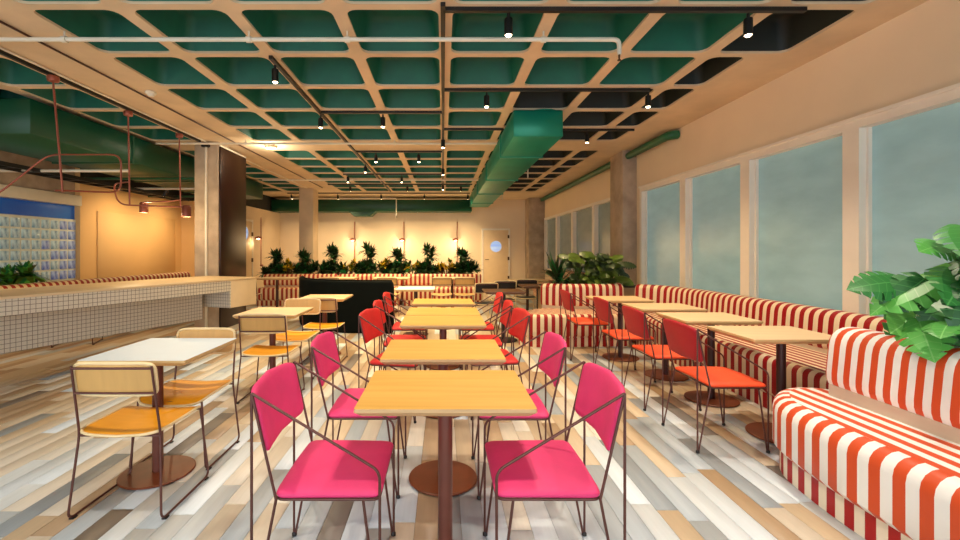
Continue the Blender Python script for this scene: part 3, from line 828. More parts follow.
# ------------------------------------------------------------------ tables
def make_table(name, W, D, H, top, edge, pole='pole_brown', base='base_rust', br=0.205, pr=0.03, bo_=-0.08, **kw):
    r = thing(name, (0, 0, 0), **kw)
    t = 0.034
    mb = MB()
    rows = []
    for ins, z in ((0.022, H - t), (0.003, H - 0.017), (0.0, H - 0.014), (0.002, H)):
        rows.append([(p[0], p[1], z) for p in rrect(-W / 2 + ins, W / 2 - ins, -D / 2 + ins, D / 2 - ins, 0.012, 3)])
    mb.grid(rows, closed_u=True, mi=1); mb.fan(rows[-1]); mb.fan(rows[0], flip=True, mi=1)
    add('table_top', mb.mesh('table_top', [top, edge]), r)
    add('pole', MB().lathe([(pr, 0.012), (pr, H - t - 0.01), (0.11, H - t - 0.008), (0.11, H - t)], (0, bo_, 0), 20).mesh('pole', pole, smooth=40), r)
    add('base_plate', MB().lathe([(br - 0.01, 0.004), (br, 0.008), (br, 0.014), (br - 0.004, 0.018), (pr, 0.02)], (0, bo_, 0), 36).mesh('base_plate', base, smooth=40), r)
    for k in range(4):
        a = PI / 4 + PI / 2 * k
        add('base_foot', MB().lathe([(0.014, 0.0), (0.014, 0.006)], ((br - 0.03) * math.cos(a), bo_ + (br - 0.03) * math.sin(a), 0), 8).mesh('base_foot', 'foot_black'), r)
    return r
H = 0.75
GT = 'oak tables of the centre row'
oak = make_table('oak_table', 0.72, 0.56, H, 'oak', 'oak_edge', bo_=-0.135, label='oak square table at the pink end of the centre row', cat='table', group=GT)
oak.location = (0.01, 1.99, 0)
copy_tree(oak, (0.0, 2.77, 0), 0, 'second oak table from the pink end of the centre row', GT)
copy_tree(oak, (0.0, 3.89, 0), 0, 'third oak table of the centre row, between first red chairs', GT)
copy_tree(oak, (0.0, 4.47, 0), 0, 'fourth oak table of the centre row, pushed against the third', GT)
copy_tree(oak, (0.0, 5.33, 0), 0, 'last oak table of the centre row, toward the back bench', GT)
wt = make_table('white_table', 0.61, 0.64, H, 'white_top', 'maple_edge', label='white topped square table on a rust disc base between yellow chairs', cat='table')
wt.location = (-1.75, 2.78, 0)
mp = make_table('maple_table', 0.60, 0.60, H, 'maple', 'maple_edge', br=0.21, label='pale wood table between yellow chairs by the counter end', cat='table')
mp.location = (-1.70, 4.47, 0)
copy_tree(mp, (-1.55, 5.85, 0), 0, 'pale wood table beside the dark green booth')
GW = 'pale tables along the window bench'
mw = make_table('window_table', 0.68, 0.56, H, 'maple', 'maple_edge', pole='pole_dark', br=0.22, label='pale table at window bench, next to the monstera sofa', cat='table', group=GW)
mw.location = (2.49, 3.32, 0)
copy_tree(mw, (2.45, 4.10, 0), 0, 'pale table at window bench, second from the monstera sofa', GW)
copy_tree(mw, (2.42, 4.86, 0), 0, 'pale table at window bench, third from the monstera sofa', GW)
copy_tree(mw, (2.25, 5.66, 0), 0, 'pale table at window bench, in the striped corner', GW)
# rear tables
GR = 'tables in front of the back bench'
rt = make_table('rear_table', 0.80, 0.60, H, 'maple', 'maple_edge', pole='rod_dark', base='rod_dark', label='pale table at the back bench beside the dark booth', cat='table', group=GR)
rt.location = (-2.35, 9.9, 0)
copy_tree(rt, (-1.15, 9.9, 0), 0, 'pale table at the middle of the back bench', GR)
copy_tree(rt, (0.20, 9.9, 0), 0, 'pale table at the back bench end nearest the door', GR)
copy_tree(rt, (1.75, 9.2, 0), 0, 'pale table between the black-backed chairs and window wall')
copy_tree(rt, (-3.7, 9.9, 0), 0, 'pale table at the back bench beside the tiled counter', GR)
sq = make_table('white_table', 0.62, 0.62, H, 'white_top', 'maple_edge', pole='rod_dark', base='rod_dark', label='white topped table just past the dark green booth', cat='table')
sq.location = (-0.44, 7.2, 0)
bt = make_table('dark_table', 0.60, 0.60, H, 'table_dark', 'table_dark', pole='black_metal', base='black_metal', label='dark brown table between red chairs and black-backed chairs', cat='table')
bt.location = (0.92, 6.75, 0)
copy_tree(bt, (1.66, 7.75, 0), 0, 'dark brown table behind the curved striped sofa')

# ------------------------------------------------------------------ wire armchairs
def make_armchair(seat_m, back_m, rod, **kw):
    r = thing('wire_armchair', (0, 0, 0), **kw)
    R = 0.0056; LX = 0.234
    sy0, sy1, sz = -0.150, 0.235, 0.438
    for s in (-1, 1):
        x = s * LX
        apex = V(x, -0.240, 0.835)
        mb = MB(); mb.tube(fillet([apex, V(x, -0.240, 0.012)], 0.01), R, 8)
        add('rear_leg', mb.mesh('rear_leg', rod, smooth=60), r)
        mb = MB(); mb.tube([V(x, -0.232, 0.014), V(x * 0.985, sy0, sz)], R, 8)
        add('rear_brace', mb.mesh('rear_brace', rod, smooth=60), r)
        mb = MB(); mb.tube([V(x * 0.985, sy0, sz), apex], R, 8)
        add('back_strut', mb.mesh('back_strut', rod, smooth=60), r)
        mb = MB(); mb.tube(fillet([apex, V(x, 0.238, 0.545), V(x, 0.238, 0.012)], 0.035, 5), R, 8)
        add('arm_rod', mb.mesh('arm_rod', rod, smooth=60), r)
        mb = MB(); mb.tube([V(x, 0.230, 0.014), V(x * 0.985, 0.175, sz)], R, 8)
        add('front_brace', mb.mesh('front_brace', rod, smooth=60), r)
        for y in (-0.238, 0.236):
            add('foot', MB().lathe([(0.006, 0.0), (0.012, 0.004), (0.012, 0.014), (0.007, 0.022)], (x, y, 0), 10).mesh('foot', 'foot_black', smooth=50), r)
    q = LX * 0.985
    mb = MB(); mb.tube(fillet([(-q, sy0, sz), (q, sy0, sz), (q, sy1, sz), (-q, sy1, sz)], 0.03, 4, closed=True), R, 8, closed=True)
    add('seat_frame', mb.mesh('seat_frame', rod, smooth=60), r)
    p = pad(0.474, 0.402, 0.042, n=40, e=14.0, crown=0.25)
    def wf(v):
        t = (v[1] + 0.2) / 0.4
        return (v[0] * (1.0 - 0.03 * t), v[1] + 0.042, v[2] + sz - 0.006 + 0.010 * (1 - (v[0] / 0.23) ** 2) - 0.010 * max(0, t - 0.8) * 5 * 0.4)
    p.warp(wf)
    add('seat', p.mesh('seat', seat_m, smooth=60), r)
    b = pad(0.458, 0.245, 0.036, n=48, e=11.0, crown=0.12)
    def wb(v):
        x, h, t = v            # h along height, t thickness
        f = (h + 0.1225) / 0.245
        taper = 1.0 - 0.05 * (1 - f)
        arch = 0.020 * (1 - (x / 0.226) ** 2) * max(0, f - 0.4) / 0.6
        z = 0.600 + f * 0.238 + arch
        y = -0.186 - 0.052 * f - 0.030 * (1 - (x / 0.226) ** 2) + t - 0.02
        return (x * taper, y, z)
    b.warp(wb)
    add('backrest', b.mesh('backrest', back_m, smooth=60), r)
    return r
GC = 'wire armchairs along the centre oak tables'
C = -0.012
arm0 = make_armchair('pink', 'pink', 'rod_brown', label='pink wire armchair at first oak table of centre row, counter side', cat='chair', group=GC)
arm0.location = (C - 0.462, 1.875, 0); arm0.rotation_euler.z = -PI / 2
copy_tree(arm0, (C + 0.450, 1.875, 0), PI / 2, 'pink wire armchair at first oak table of centre row, window side', GC)
copy_tree(arm0, (C - 0.472, 2.66, 0), -PI / 2, 'pink wire armchair at second oak table of centre row, counter side', GC)
copy_tree(arm0, (C + 0.445, 2.65, 0), PI / 2, 'pink wire armchair at second oak table of centre row, window side', GC)
cm = {'seat': 'coral', 'backrest': 'coral'}
copy_tree(arm0, (-0.40, 3.76, 0), -PI / 2 - 0.22, 'coral red wire armchair at third oak table, counter side', GC, cm)
copy_tree(arm0, (0.44, 3.80, 0), PI / 2 + 0.12, 'coral red wire armchair at third oak table, window side', GC, cm)
copy_tree(arm0, (-0.42, 4.47, 0), -PI / 2, 'coral red wire armchair at fourth oak table, counter side', GC, cm)
copy_tree(arm0, (0.42, 4.47, 0), PI / 2, 'coral red wire armchair at fourth oak table, window side', GC, cm)
copy_tree(arm0, (-0.44, 5.33, 0), -PI / 2, 'coral red wire armchair at last oak table, counter side', GC, cm)
copy_tree(arm0, (0.44, 5.33, 0), PI / 2, 'coral red wire armchair at last oak table, window side', GC, cm)
GO = 'red and orange armchairs facing the window bench'
om = {'seat': 'orange', 'backrest': 'crimson', 'seat_frame': 'rod_dark'}
for y, xx, lab in ((3.20, 1.955, 'red backed orange seat armchair facing window bench, next to the monstera sofa'), (3.98, 1.955, 'red backed orange seat armchair facing window bench, second from monstera sofa'),
               (4.78, 1.955, 'red backed orange seat armchair facing window bench, third from monstera sofa'), (5.68, 1.82, 'red backed orange seat armchair before the striped bench corner')):
    copy_tree(arm0, (xx, y, 0), -PI / 2, lab, GO, om)
# small stools of the same wire family by the back bench
wm = {'seat': 'ply_tan', 'backrest': 'ply_tan'}
bm_ = {'seat': 'chair_black', 'backrest': 'chair_black', 'rear_leg': 'ply_edge', 'arm_rod': 'ply_edge', 'back_strut': 'ply_edge'}

# ------------------------------------------------------------------ plywood sled chairs
def make_sled(seat_m, back_m, rod, **kw):
    r = thing('sled_chair', (0, 0, 0), **kw)
    R = 0.0062
    for s in (-1, 1):
        pts = [V(s * 0.198, 0.20, 0.425), V(s * 0.236, 0.225, 0.010), V(s * 0.236, -0.225, 0.010), V(s * 0.208, -0.185, 0.425), V(s * 0.200, -0.245, 0.790)]
        mb = MB(); mb.tube(fillet(pts, 0.045, 5), R, 8)
        add('sled_frame', mb.mesh('sled_frame', rod, smooth=60), r)
        for y in (-0.19, 0.19):
            add('glide', MB().box(s * 0.236 - 0.012, s * 0.236 + 0.012, y - 0.014, y + 0.014, 0.0, 0.008).mesh('glide', 'foot_black'), r)
    mb = MB(); mb.tube([(-0.20, 0.195, 0.420), (0.20, 0.195, 0.420)], R, 8); mb.tube([(-0.206, -0.185, 0.420), (0.206, -0.185, 0.420)], R, 8)
    add('seat_rail', mb.mesh('seat_rail', rod, smooth=60), r)
    mb = MB(); mb.tube([(-0.2035, -0.222, 0.648), (0.2035, -0.222, 0.648)], R, 8)
    mb.tube([(-0.2005, -0.243, 0.778), (0.2005, -0.243, 0.778)], R, 8)
    add('back_rail', mb.mesh('back_rail', rod, smooth=60), r)
    p = pad(0.43, 0.435, 0.014, n=36, e=6.0, crown=0.0)
    p.warp(lambda v: (v[0], v[1] + 0.005, v[2] + 0.428 - 0.020 * (1 - (v[0] / 0.215) ** 2) * (1 if v[1] < 0.1 else 0.6) - (0.03 * max(0, (v[1] - 0.12) / 0.1) ** 2) + 0.012))
    st = add('seat', p.mesh('seat', seat_m, smooth=60), r)
    e = MB(); rg = []
    for j in range(48):
        a = 2 * PI * j / 48; c_, q_ = math.cos(a), math.sin(a)
        x = 0.216 * math.copysign(abs(c_) ** (2 / 6), c_); y = 0.2185 * math.copysign(abs(q_) ** (2 / 6), q_)
        rg.append((x, y + 0.005, 0.447 - 0.020 * (1 - min(1, (x / 0.215) ** 2)) * (1 if y < 0.1 else 0.6) - 0.03 * max(0, (y - 0.12) / 0.1) ** 2))
    e.tube(rg, 0.0075, 6, closed=True)
    add('edge_band', e.mesh('edge_band', 'ply_edge', smooth=60), st)
    b = pad(0.405, 0.165, 0.018, n=36, e=7.0, crown=0.0)
    fb = lambda x, h, t: (x, -0.2315 - 0.165 * (h) - 0.010 * (1 - (x / 0.2) ** 2) + t + 0.008, 0.718 + h)
    b.warp(lambda v: fb(*v))
    bk = add('backrest', b.mesh('backrest', back_m, smooth=60), r)
    e = MB(); rg = []
    for j in range(48):
        a = 2 * PI * j / 48; c_, q_ = math.cos(a), math.sin(a)
        rg.append(fb(0.204 * math.copysign(abs(c_) ** (2 / 7), c_), 0.084 * math.copysign(abs(q_) ** (2 / 7), q_), 0.010))
    e.tube(rg, 0.009, 6, closed=True)
    add('edge_band', e.mesh('edge_band', 'ply_edge', smooth=60), bk)
    return r
GY = 'yellow plywood sled chairs'
sl0 = make_sled('ply_yellow', 'ply_tan', 'rod_brown', label='yellow sled chair with its back to the room, tucked under the white table', cat='chair', group=GY)
sl0.location = (-1.655, 2.44, 0)
copy_tree(sl0, (-1.70, 2.94, 0), PI, 'yellow sled chair on the far side of the white table', GY)
copy_tree(sl0, (-1.60, 4.12, 0), 0.02, 'yellow sled chair turned to the pale table by the counter end', GY)
copy_tree(sl0, (-1.62, 4.86, 0), PI, 'yellow sled chair facing the pale table by the counter end', GY)
copy_tree(sl0, (-1.47, 5.45, 0), 0.0, 'yellow sled chair with back to the table by the dark booth', GY)
copy_tree(sl0, (-5.35, 6.45, 0), 0.4, 'yellow sled chair on the far side of the tiled counter', GY)
GB = 'wooden chairs by the back bench'
woodm = {'seat': 'ply_tan', 'backrest': 'wall_ochre', 'sled_frame': 'rod_dark'}
for x, lab in ((-2.35, 'wooden sled chair at the back bench table by the booth'), (-1.15, 'wooden sled chair at the middle back bench table'), (-0.02, 'wooden sled chair at the door end of the back bench'), (0.45, 'wooden sled chair beside the last back bench table')):
    copy_tree(sl0, (x, 9.3, 0), 0.0, lab, GB, {'seat': 'ply_tan', 'backrest': 'ply_tan'})
copy_tree(sl0, (-4.1, 9.3, 0), 0.15, 'dark red sled chair between tiled counter and back bench', None, {'seat': 'crimson', 'backrest': 'crimson'})
GK = 'black backed chairs by the rear tables'
for x, y, a, lab in ((0.70, 7.75, 0.2, 'black backed chair with cream frame near the back bench end'), (1.12, 8.3, 0.1, 'black backed chair with cream frame behind the dark brown table'), (1.62, 8.72, 0.0, 'black backed chair with cream frame next to the window wall table')):
    copy_tree(sl0, (x, y, 0), a, lab, GK, {'seat': 'chair_black', 'backrest': 'chair_black', 'sled_frame': 'ply_edge'})

# ------------------------------------------------------------------ striped banquettes
def V2(pts): return [Vector((p[0], p[1], 0)) for p in pts]
def banquette(name, label, outline, back_path, stripe, low, top_uv, seat_z=0.46, back_z=(0.50, 0.84), back_t=0.20, side=1, lean=0.10, plinth=0.13, cat='bench', base_under=True, u0=0.0, bscale=1.0, edge_r=0.055):
    c = outline[0]
    r = thing(name, (0, 0, 0), label=label, cat=cat)
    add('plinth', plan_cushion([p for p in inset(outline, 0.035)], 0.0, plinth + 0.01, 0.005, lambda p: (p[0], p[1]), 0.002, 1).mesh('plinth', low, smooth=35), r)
    s_ = add('seat', plan_cushion(outline, plinth, seat_z, edge_r, top_uv, 0.04).mesh('seat', stripe, smooth=45), r)
    n0, n1 = (0.0, back_t) if side > 0 else (-back_t, 0.0)
    pr = round_prof(n0, n1, back_z[0], back_z[1], back_t * 0.45, 5, lean=lean * side)
    add('backrest', sweep(back_path, pr, u0, uscale=bscale).mesh('backrest', stripe, smooth=45), r)
    if base_under:
        pr = round_prof(n0 + 0.03, n1 - 0.02, 0.02, back_z[0] + 0.04, 0.01, 1)
        add('back_base', sweep(back_path, pr, cap_round=0.0).mesh('back_base', 'cushion_base', smooth=35), r)
    return r
def inset(outline, d):
    P = [Vector((p[0], p[1])) for p in outline]
    area = sum(P[i - 1].x * P[i].y - P[i].x * P[i - 1].y for i in range(len(P)))
    if area < 0: P.reverse()
    N = normals2d(P, True)
    return [(P[i].x + N[i].x * d, P[i].y + N[i].y * d) for i in range(len(P))]

# sofa under the monstera: front face looks to -X
def pathf(pts, r, step=0.09): return resample(fillet(V2(pts), r, 8), step)
o_n = fillet(V2([(2.62, -0.2), (2.62, 2.93), (2.28, 3.00), (2.03, 2.74), (1.96, 2.30), (1.97, 1.50), (2.02, -0.2)]), 0.32, 8, closed=True)
o_n = [p for p in o_n]
b_n = pathf([(2.35, -0.2), (2.38, 1.6), (2.39, 2.75)], 0.4)
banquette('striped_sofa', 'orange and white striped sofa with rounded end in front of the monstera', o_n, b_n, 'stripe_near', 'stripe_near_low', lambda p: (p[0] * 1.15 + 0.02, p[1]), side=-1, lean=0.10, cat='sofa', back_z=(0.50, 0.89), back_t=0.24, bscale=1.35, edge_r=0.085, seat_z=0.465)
# bench along the window wall
o_w = V2([(2.76, 3.05), (2.76, 6.1), (2.80, 6.85), (3.52, 6.85), (3.52, 3.05)])
o_w = fillet(o_w, 0.06, 3, closed=True)
b_w = pathf([(3.34, 3.05), (3.34, 5.95), (3.22, 6.50), (2.96, 6.76)], 0.35)
banquette('striped_bench', 'long crimson and cream striped bench along the window wall', o_w, b_w, 'stripe_red', 'stripe_red', lambda p: (p[0] * 1.4, p[1]), side=-1, lean=0.08, back_z=(0.47, 0.84))
# curved bench end closing the window row
o_c = fillet(V2([(2.74, 6.88), (2.74, 6.22), (1.28, 6.14), (1.00, 6.38), (1.50, 6.95)]), 0.22, 8, closed=True)
b_c = pathf([(2.78, 6.80), (1.86, 6.76), (1.56, 6.95)], 0.25)
banquette('striped_sofa', 'crimson and cream striped curved sofa in front of the leafy planter', o_c, b_c, 'stripe_red', 'stripe_red', lambda p: ((p[0] + 0.6 * p[1]) * 1.0, p[1]), side=-1, lean=0.06, cat='sofa', back_z=(0.48, 0.84), back_t=0.18)
# further window bench
o_v = fillet(V2([(2.72, 9.2), (2.72, 13.5), (3.5, 13.5), (3.5, 9.2)]), 0.06, 3, closed=True)
banquette('striped_bench', 'cream and red striped bench under the rear windows', o_v, pathf([(3.30, 9.2), (3.30, 13.5)], 0.1), 'stripe_back', 'stripe_back', lambda p: (p[0] * 1.4, p[1]), side=-1, back_z=(0.47, 0.82))
# back benches
for k, (x0, x1, lab) in enumerate(((-4.6, -2.72, 'striped bench at the back, between counter and rear column'), (-2.68, 0.0 - 1.03, 'striped bench at the back behind the dark booth'), (-0.99, 0.98, 'striped bench at the back, nearest the porthole door'))):
    o_b = fillet(V2([(x0, 10.75), (x1, 10.75), (x1, 11.45), (x0, 11.45)]), 0.05, 3, closed=True)
    banquette('striped_bench', lab, o_b, pathf([(x0 + 0.03, 11.22), (x1 - 0.03, 11.22)], 0.1), 'stripe_back', 'stripe_back', lambda p: (p[0], p[1]), side=1, lean=0.05, back_z=(0.45, 0.755), seat_z=0.44)
# bench by the left wall
o_l = fillet(V2([(-6.55, 4.4), (-6.05, 4.4), (-5.55, 10.4), (-6.1, 10.4)]), 0.06, 3, closed=True)
banquette('striped_bench', 'striped bench along the glass block and ochre wall', o_l, pathf([(-6.40, 4.4), (-5.95, 10.4)], 0.1), 'stripe_back', 'stripe_back', lambda p: (p[0], p[1]), side=1, lean=0.06, back_z=(0.45, 0.86))

# dark green booth screen
bo = thing('booth_screen', (0, 0, 0), label='dark green upholstered curved booth screen behind the pale table', cat='booth')
bp_ = pathf([(-2.75, 8.6), (-2.45, 7.75), (-1.85, 7.30), (-0.84, 7.22)], 0.5)
add('shell', sweep(bp_, round_prof(-0.06, 0.06, 0.0, 0.86, 0.05, 4)).mesh('shell', 'booth_green', smooth=45), bo)
add('top_piping', MB().tube([(p.x, p.y, 0.865) for p in bp_], 0.014, 8).mesh('top_piping', 'booth_green', smooth=45), bo)

# ------------------------------------------------------------------ plants
def leaf_mesh(name, matn, L=0.30, W=0.13, fingers=7, cut=0.4, droop=0.35, seed=0):
    rg = random.Random(seed); mb = MB()
    def prof(t): return W * (math.sin(PI * min(1, t * 0.93 + 0.07)) ** 0.6) * (1.15 - 0.5 * t)
    def P(t, s):
        y = L * t - 0.22 * abs(s) * (1 - t) * 1.2 + 0.10 * abs(s)
        z = -droop * L * t * t * 0.6 - 1.8 * s * s / W * 0.35 + 0.30 * abs(s)
        return (s, y, z)
    for sd in (-1, 1):
        for k in range(fingers):
            t0, t1 = k / fingers, (k + 1) / fingers
            g = (t1 - t0) * (0.24 if cut > 0 and 0 < k < fingers - 1 else 0.02)
            a0, a1 = prof(t0), prof(t1)
            m0, m1 = a0 * (1 - cut), a1 * (1 - cut)
            mb.quad([P(t0, 0), P(t0, sd * m0), P(t1, sd * m1), P(t1, 0)])
            u0, u1 = t0 + g * 0.5, t1 - g * 0.5
            mid0, mid1 = m0 + (a0 - m0) * .55, m1 + (a1 - m1) * .55
            mb.quad([P(t0 + g * .1, sd * m0), P(u0, sd * mid0), P(u1, sd * mid1), P(t1 - g * .1, sd * m1)])
            mb.quad([P(u0, sd * mid0), P(u0 + g * .5, sd * a0 * 0.98), P(u1 - g * .1, sd * a1), P(u1, sd * mid1)])
    return mb.mesh(name, matn, smooth=70)

def orient(tip, nrm):
    y = Vector(tip).normalized(); z = Vector(nrm); z = (z - y * z.dot(y)).normalized(); x = y.cross(z)
    return Matrix((x, y, z)).transposed().to_4x4()

def leafy(name, label, root_pts, leaves, meshes, cat='plant', bend=0.6, stem_m='stem', group=None):
    """leaves: list of (position, tip dir, normal, scale, mesh index)"""
    r = thing(name, root_pts[0], label=label, cat=cat, group=group)
    base = Vector(root_pts[0])
    st = MB()
    for (p, tip, nrm, s, mi) in leaves:
        p = Vector(p)
        b = min(root_pts, key=lambda q: (Vector(q) - p).length)
        b = Vector(b)
        mid = b.lerp(p, 0.55) + V(0, 0, 0.12 * (p - b).length)
        st.tube([b - base, b.lerp(mid, .5) - base, mid - base, p - base], 0.006 * min(1.2, s + 0.3), 5)
        o = add('leaf', meshes[mi], r)
        o.matrix_local = Matrix.Translation(p - base) @ orient(tip, nrm) @ Matrix.Scale(s, 4)
    add('stems', st.mesh('stems', stem_m, smooth=60), r)
    return r

lm = [leaf_mesh('monstera_leaf', 'leaf_m1', 0.34, 0.15, 6, 0.45, 0.5, 1), leaf_mesh('monstera_leaf', 'leaf_m2', 0.34, 0.15, 6, 0.45, 0.6, 2), leaf_mesh('monstera_leaf', 'leaf_m3', 0.30, 0.13, 6, 0.0, 0.4, 3)]
planter1 = thing('planter_box', (2.95, 1.4, 0), label='long beige planter box behind the orange striped sofa', cat='planter')
mb = MB(); mb.box(-0.27, 0.27, -1.5, 1.42, 0, 0.74); 
add('box', bevel_box('box', -0.24, 0.27, -1.5, 1.42, 0, 0.78, 'planter', 0.01), planter1)
add('soil', MB().box(-0.22, 0.25, -1.48, 1.40, 0.775, 0.79).mesh('soil', 'soil'), planter1)
rg = random.Random(11)
def monstera(y0, y1, n, label, zmax, seed, xc=2.86):
    rg = random.Random(seed)
    roots = [(xc + rg.uniform(-0.08, 0.08), y0 + (y1 - y0) * (i + 0.5) / 4, 0.79) for i in range(4)]
    lv = []
    for i in range(n):
        t = i / n
        ph = rg.uniform(0, 2 * PI)
        yy = rg.uniform(y0, y1)
        h = 1.0 + (zmax - 1.0) * (rg.random() ** 0.9) * (1 - 0.8 * max(0, (yy - (y0 + y1) / 2) / (y1 - y0) * 2) ** 2)
        rad = 0.33 * math.sqrt(max(0.05, 1 - ((h - 1.0) / (zmax - 0.75)) ** 2))
        dx = -abs(rg.gauss(0.75, 0.25)) * rad if rg.random() < 0.75 else rg.uniform(0, 0.5) * rad
        p = (xc + dx, yy, h)
        tip = (dx * 1.5 + rg.uniform(-0.25, 0.2), rg.uniform(-0.6, 0.25), rg.uniform(-0.65, 0.05))
        nrm = (-0.5 + rg.uniform(-0.5, 0.5), -0.55 + rg.uniform(-0.5, 0.5), 0.7)
        lv.append((p, tip, nrm, rg.uniform(0.6, 0.95), rg.choice((0, 0, 1, 1, 2))))
    leafy('monstera', label, roots, lv, lm)
monstera(1.35, 2.40, 104, 'large glossy monstera spilling over the orange striped sofa back', 1.74, 5)
monstera(0.2, 1.2, 30, 'second monstera in the planter further along the sofa', 1.45, 9)

# planter behind the curved sofa
planter2 = thing('planter_box', (2.35, 7.4, 0), label='planter box behind the curved crimson striped sofa', cat='planter')
add('box', bevel_box('box', -0.70, 0.95, -0.28, 0.28, 0, 0.76, 'planter', 0.01), planter2)
add('soil', MB().box(-0.68, 0.93, -0.26, 0.26, 0.755, 0.77).mesh('soil', 'soil'), planter2)
lm2 = [leaf_mesh('broad_leaf', 'leaf_olive', 0.26, 0.12, 6, 0.0, 0.5, 4), leaf_mesh('broad_leaf', 'leaf_back', 0.26, 0.12, 6, 0.35, 0.5, 5), leaf_mesh('broad_leaf', 'leaf_olive', 0.26, 0.12, 6, 0.3, 0.5, 6)]
for k, (xc, n, lab) in enumerate(((2.32, 64, 'bushy broad leaved plant in the middle planter by the palm'), (2.66, 70, 'bushy broad leaved plant next to the concrete pier'))):
    rg = random.Random(20 + k); lv = []
    roots = [(xc + dx, 7.25, 0.77) for dx in (-0.1, 0.1)]
    for i in range(n):
        a = rg.uniform(0, 2 * PI); h = 0.80 + 0.50 * rg.random(); rad = rg.uniform(0.08, 0.26)
        p = (xc + rad * math.cos(a) * 1.1, 7.2 + rad * math.sin(a) * 0.7 - 0.05, h)
        lv.append((p, (math.cos(a) + rg.uniform(-.3, .3), math.sin(a) * 0.8 - 0.3, rg.uniform(-0.5, 0.3)), (rg.uniform(-.4, .4), -0.8, 0.7), rg.uniform(0.5, 0.85), rg.choice((0, 0, 1, 1, 1, 2))))
    leafy('broadleaf_plant', lab, roots, lv, lm2)

def blade_plant(name, label, loc, crowns, mats_, L, n, W=0.035, cat='plant', droop=0.5, group=None, seed=0, up=0.5, bushy=0):
    """stems with crowns of strap leaves"""
    rg = random.Random(seed)
    r = thing(name, loc, label=label, cat=cat, group=group)
    st = MB(); fo = MB()
    for (cx, cy, cz) in crowns:
        if cz > 0.05: st.tube([(cx * 0.4, cy * 0.4, 0), (cx, cy, cz)], [0.022, 0.014], 6)
        for i in range(n):
            a = rg.uniform(0, 2 * PI); e = rg.uniform(0.05, 1.35); l = L * rg.uniform(0.65, 1.1)
            dx, dy = math.cos(a) * math.cos(e), math.sin(a) * math.cos(e); dz = math.sin(e)
            side = V(-math.sin(a), math.cos(a), 0) * W * 0.5
            pts = []
            for t in (0, 0.35, 0.7, 1.0):
                pts.append(V(cx + dx * l * t, cy + dy * l * t, cz + dz * l * t - droop * l * t * t * math.cos(e) * 0.8))
            ws = (0.5, 1.0, 0.8, 0.05); mi = rg.randrange(len(mats_))
            for k in range(3):
                fo.quad([pts[k] - side * ws[k], pts[k] + side * ws[k], pts[k + 1] + side * ws[k + 1], pts[k + 1] - side * ws[k + 1]], mi=mi)
    f = add('foliage', fo.mesh('foliage', mats_, weld=False), r)
    if st.v: add('stems', st.mesh('stems', 'trunk', smooth=60), r)
    return r
blade_plant('palm_plant', 'spiky dark palm at the window end of the middle planter', (1.92, 7.25, 0.77), [(0, 0, 0.05), (-0.05, 0.05, 0.15)], ['leaf_dark', 'leaf_back'], 0.52, 40, 0.05, droop=0.35, seed=3)
blade_plant('fern_plant', 'leafy yellow green plant on the bench by the glass blocks', (-6.78, 6.85, 0.72), [(0, 0, 0.15), (0.1, 0.2, 0.22), (-0.1, -0.25, 0.18)], ['leaf_olive', 'leaf_dark', 'leaf_lime'], 0.34, 130, 0.08, droop=0.8, seed=4)
pl = thing('planter_box', (-6.80, 6.9, 0), label='low planter box between the glass block wall and striped bench', cat='planter')
add('box', bevel_box('box', -0.2, 0.2, -0.8, 0.8, 0, 0.70, 'planter', 0.01), pl)
add('soil', MB().box(-0.18, 0.18, -0.78, 0.78, 0.70, 0.72).mesh('soil', 'soil'), pl)

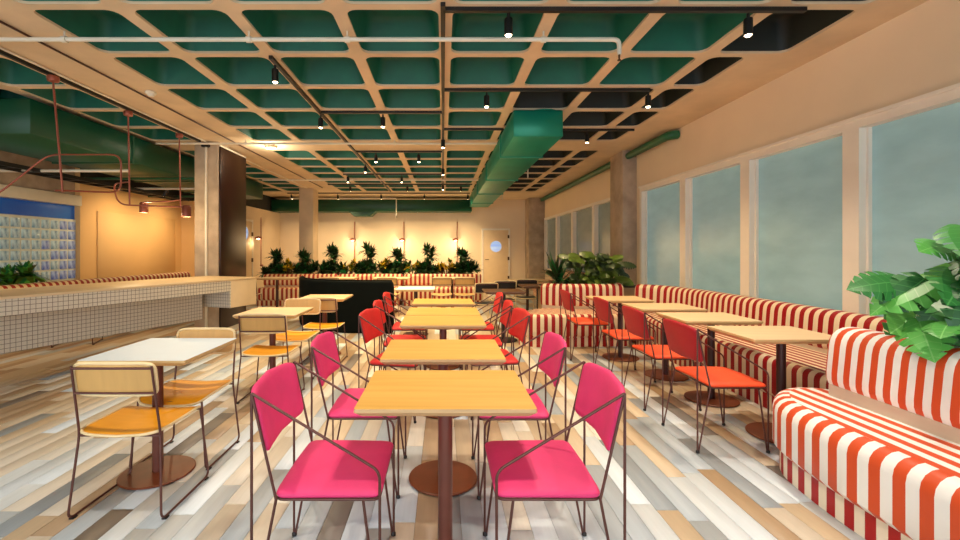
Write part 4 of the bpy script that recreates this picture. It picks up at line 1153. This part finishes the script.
pb = thing('planter_box', (-1.8, 11.85, 0), label='long planter trough behind the back benches', cat='planter')
add('box', bevel_box('box', -2.9, 2.75, -0.26, 0.26, 0, 0.68, 'planter', 0.01), pb)
add('soil', MB().box(-2.88, 2.73, -0.24, 0.24, 0.68, 0.70).mesh('soil', 'soil'), pb)
rear = [(-4.50, 0.42, 'dark leafy dracaena at the counter end of the back planter'), (-3.75, 0.40, 'dark leafy dracaena hiding beside the rear column'), (-2.98, 0.52, 'dark leafy dracaena just past the rear column'), (-2.00, 0.56, 'dark leafy dracaena next to the lamp beside the rear column'),
        (-1.22, 0.44, 'dark leafy dracaena below the middle wall lamp'), (-0.38, 0.54, 'dark leafy dracaena between the middle lamp and the door lamp'), (0.52, 0.44, 'dark leafy dracaena at the door end of the back planter')]
for k, (x, h, lab) in enumerate(rear):
    rg = random.Random(60 + k)
    cr = [(0, 0, h * 0.45), (0.05, 0, h * 0.8), (-0.05, 0.03, h * 1.15), (0.06, 0, h * 1.05)] + [(rg.uniform(-0.34, 0.34), rg.uniform(-0.12, 0.12), rg.uniform(0.0, 0.16)) for _ in range(12)]
    blade_plant('dracaena', lab, (x, 11.85, 0.70), cr, ['leaf_back', 'leaf_back', 'leaf_dark'], 0.33, 48, 0.07, droop=0.5, seed=70 + k)
for k, (x, lab) in enumerate(((-4.12, 'golden leaved croton between dracaenas left of the rear column'), (-2.50, 'golden leaved croton just past the rear column'), (-1.60, 'golden leaved croton near the middle wall lamp'), (-0.82, 'golden leaved croton beside the middle lamp dracaena'), (0.08, 'golden leaved croton near the door end of the planter'))):
    rg = random.Random(90 + k)
    blade_plant('croton', lab, (x, 11.72, 0.70), [(rg.uniform(-0.16, 0.16), 0, rg.uniform(0.10, 0.34)) for _ in range(6)], ['leaf_gold', 'leaf_gold', 'leaf_olive'], 0.18, 20, 0.06, droop=0.4, seed=95 + k)

# wall washers aimed at the ochre wall
for k, (y, lab) in enumerate(((9.6, 'black wall washer lamp aimed at the ochre panel, glass block side'), (11.0, 'black wall washer lamp aimed at the ochre panel, inner corner side'))):
    r = thing('wall_washer', (-6.05, y, 2.62), label=lab, cat='spotlight')
    mb = MB(); mb.tube([(0, 0, 0), (0, 0, ZC - 2.62)], 0.012, 8)
    add('stem', mb.mesh('stem', 'black_metal'), r)
    mb = MB(); mb.lathe([(0.030, -0.08), (0.036, -0.08), (0.036, 0.08), (0.02, 0.085)], n=16); mb.xf(Matrix.Rotation(math.radians(35), 4, 'Y'))
    cn_ = add('can', mb.mesh('can', 'black_metal', smooth=50), r)
    mb = MB(); mb.lathe([(0.0, -0.09), (0.028, -0.078)], n=16); mb.xf(Matrix.Rotation(math.radians(35), 4, 'Y'))
    add('lens', mb.mesh('lens', 'lamp_glow'), cn_)
    ld = bpy.data.lights.new('wash_beam', 'SPOT'); ld.energy = 75; ld.color = WARM; ld.spot_size = math.radians(140); ld.spot_blend = 1.0; ld.shadow_soft_size = 0.06
    lo = bpy.data.objects.new('wash_beam', ld); COL.objects.link(lo); lo.parent = r; lo.location = (-0.07, 0, -0.10); lo.rotation_euler = (0, math.radians(35), 0)
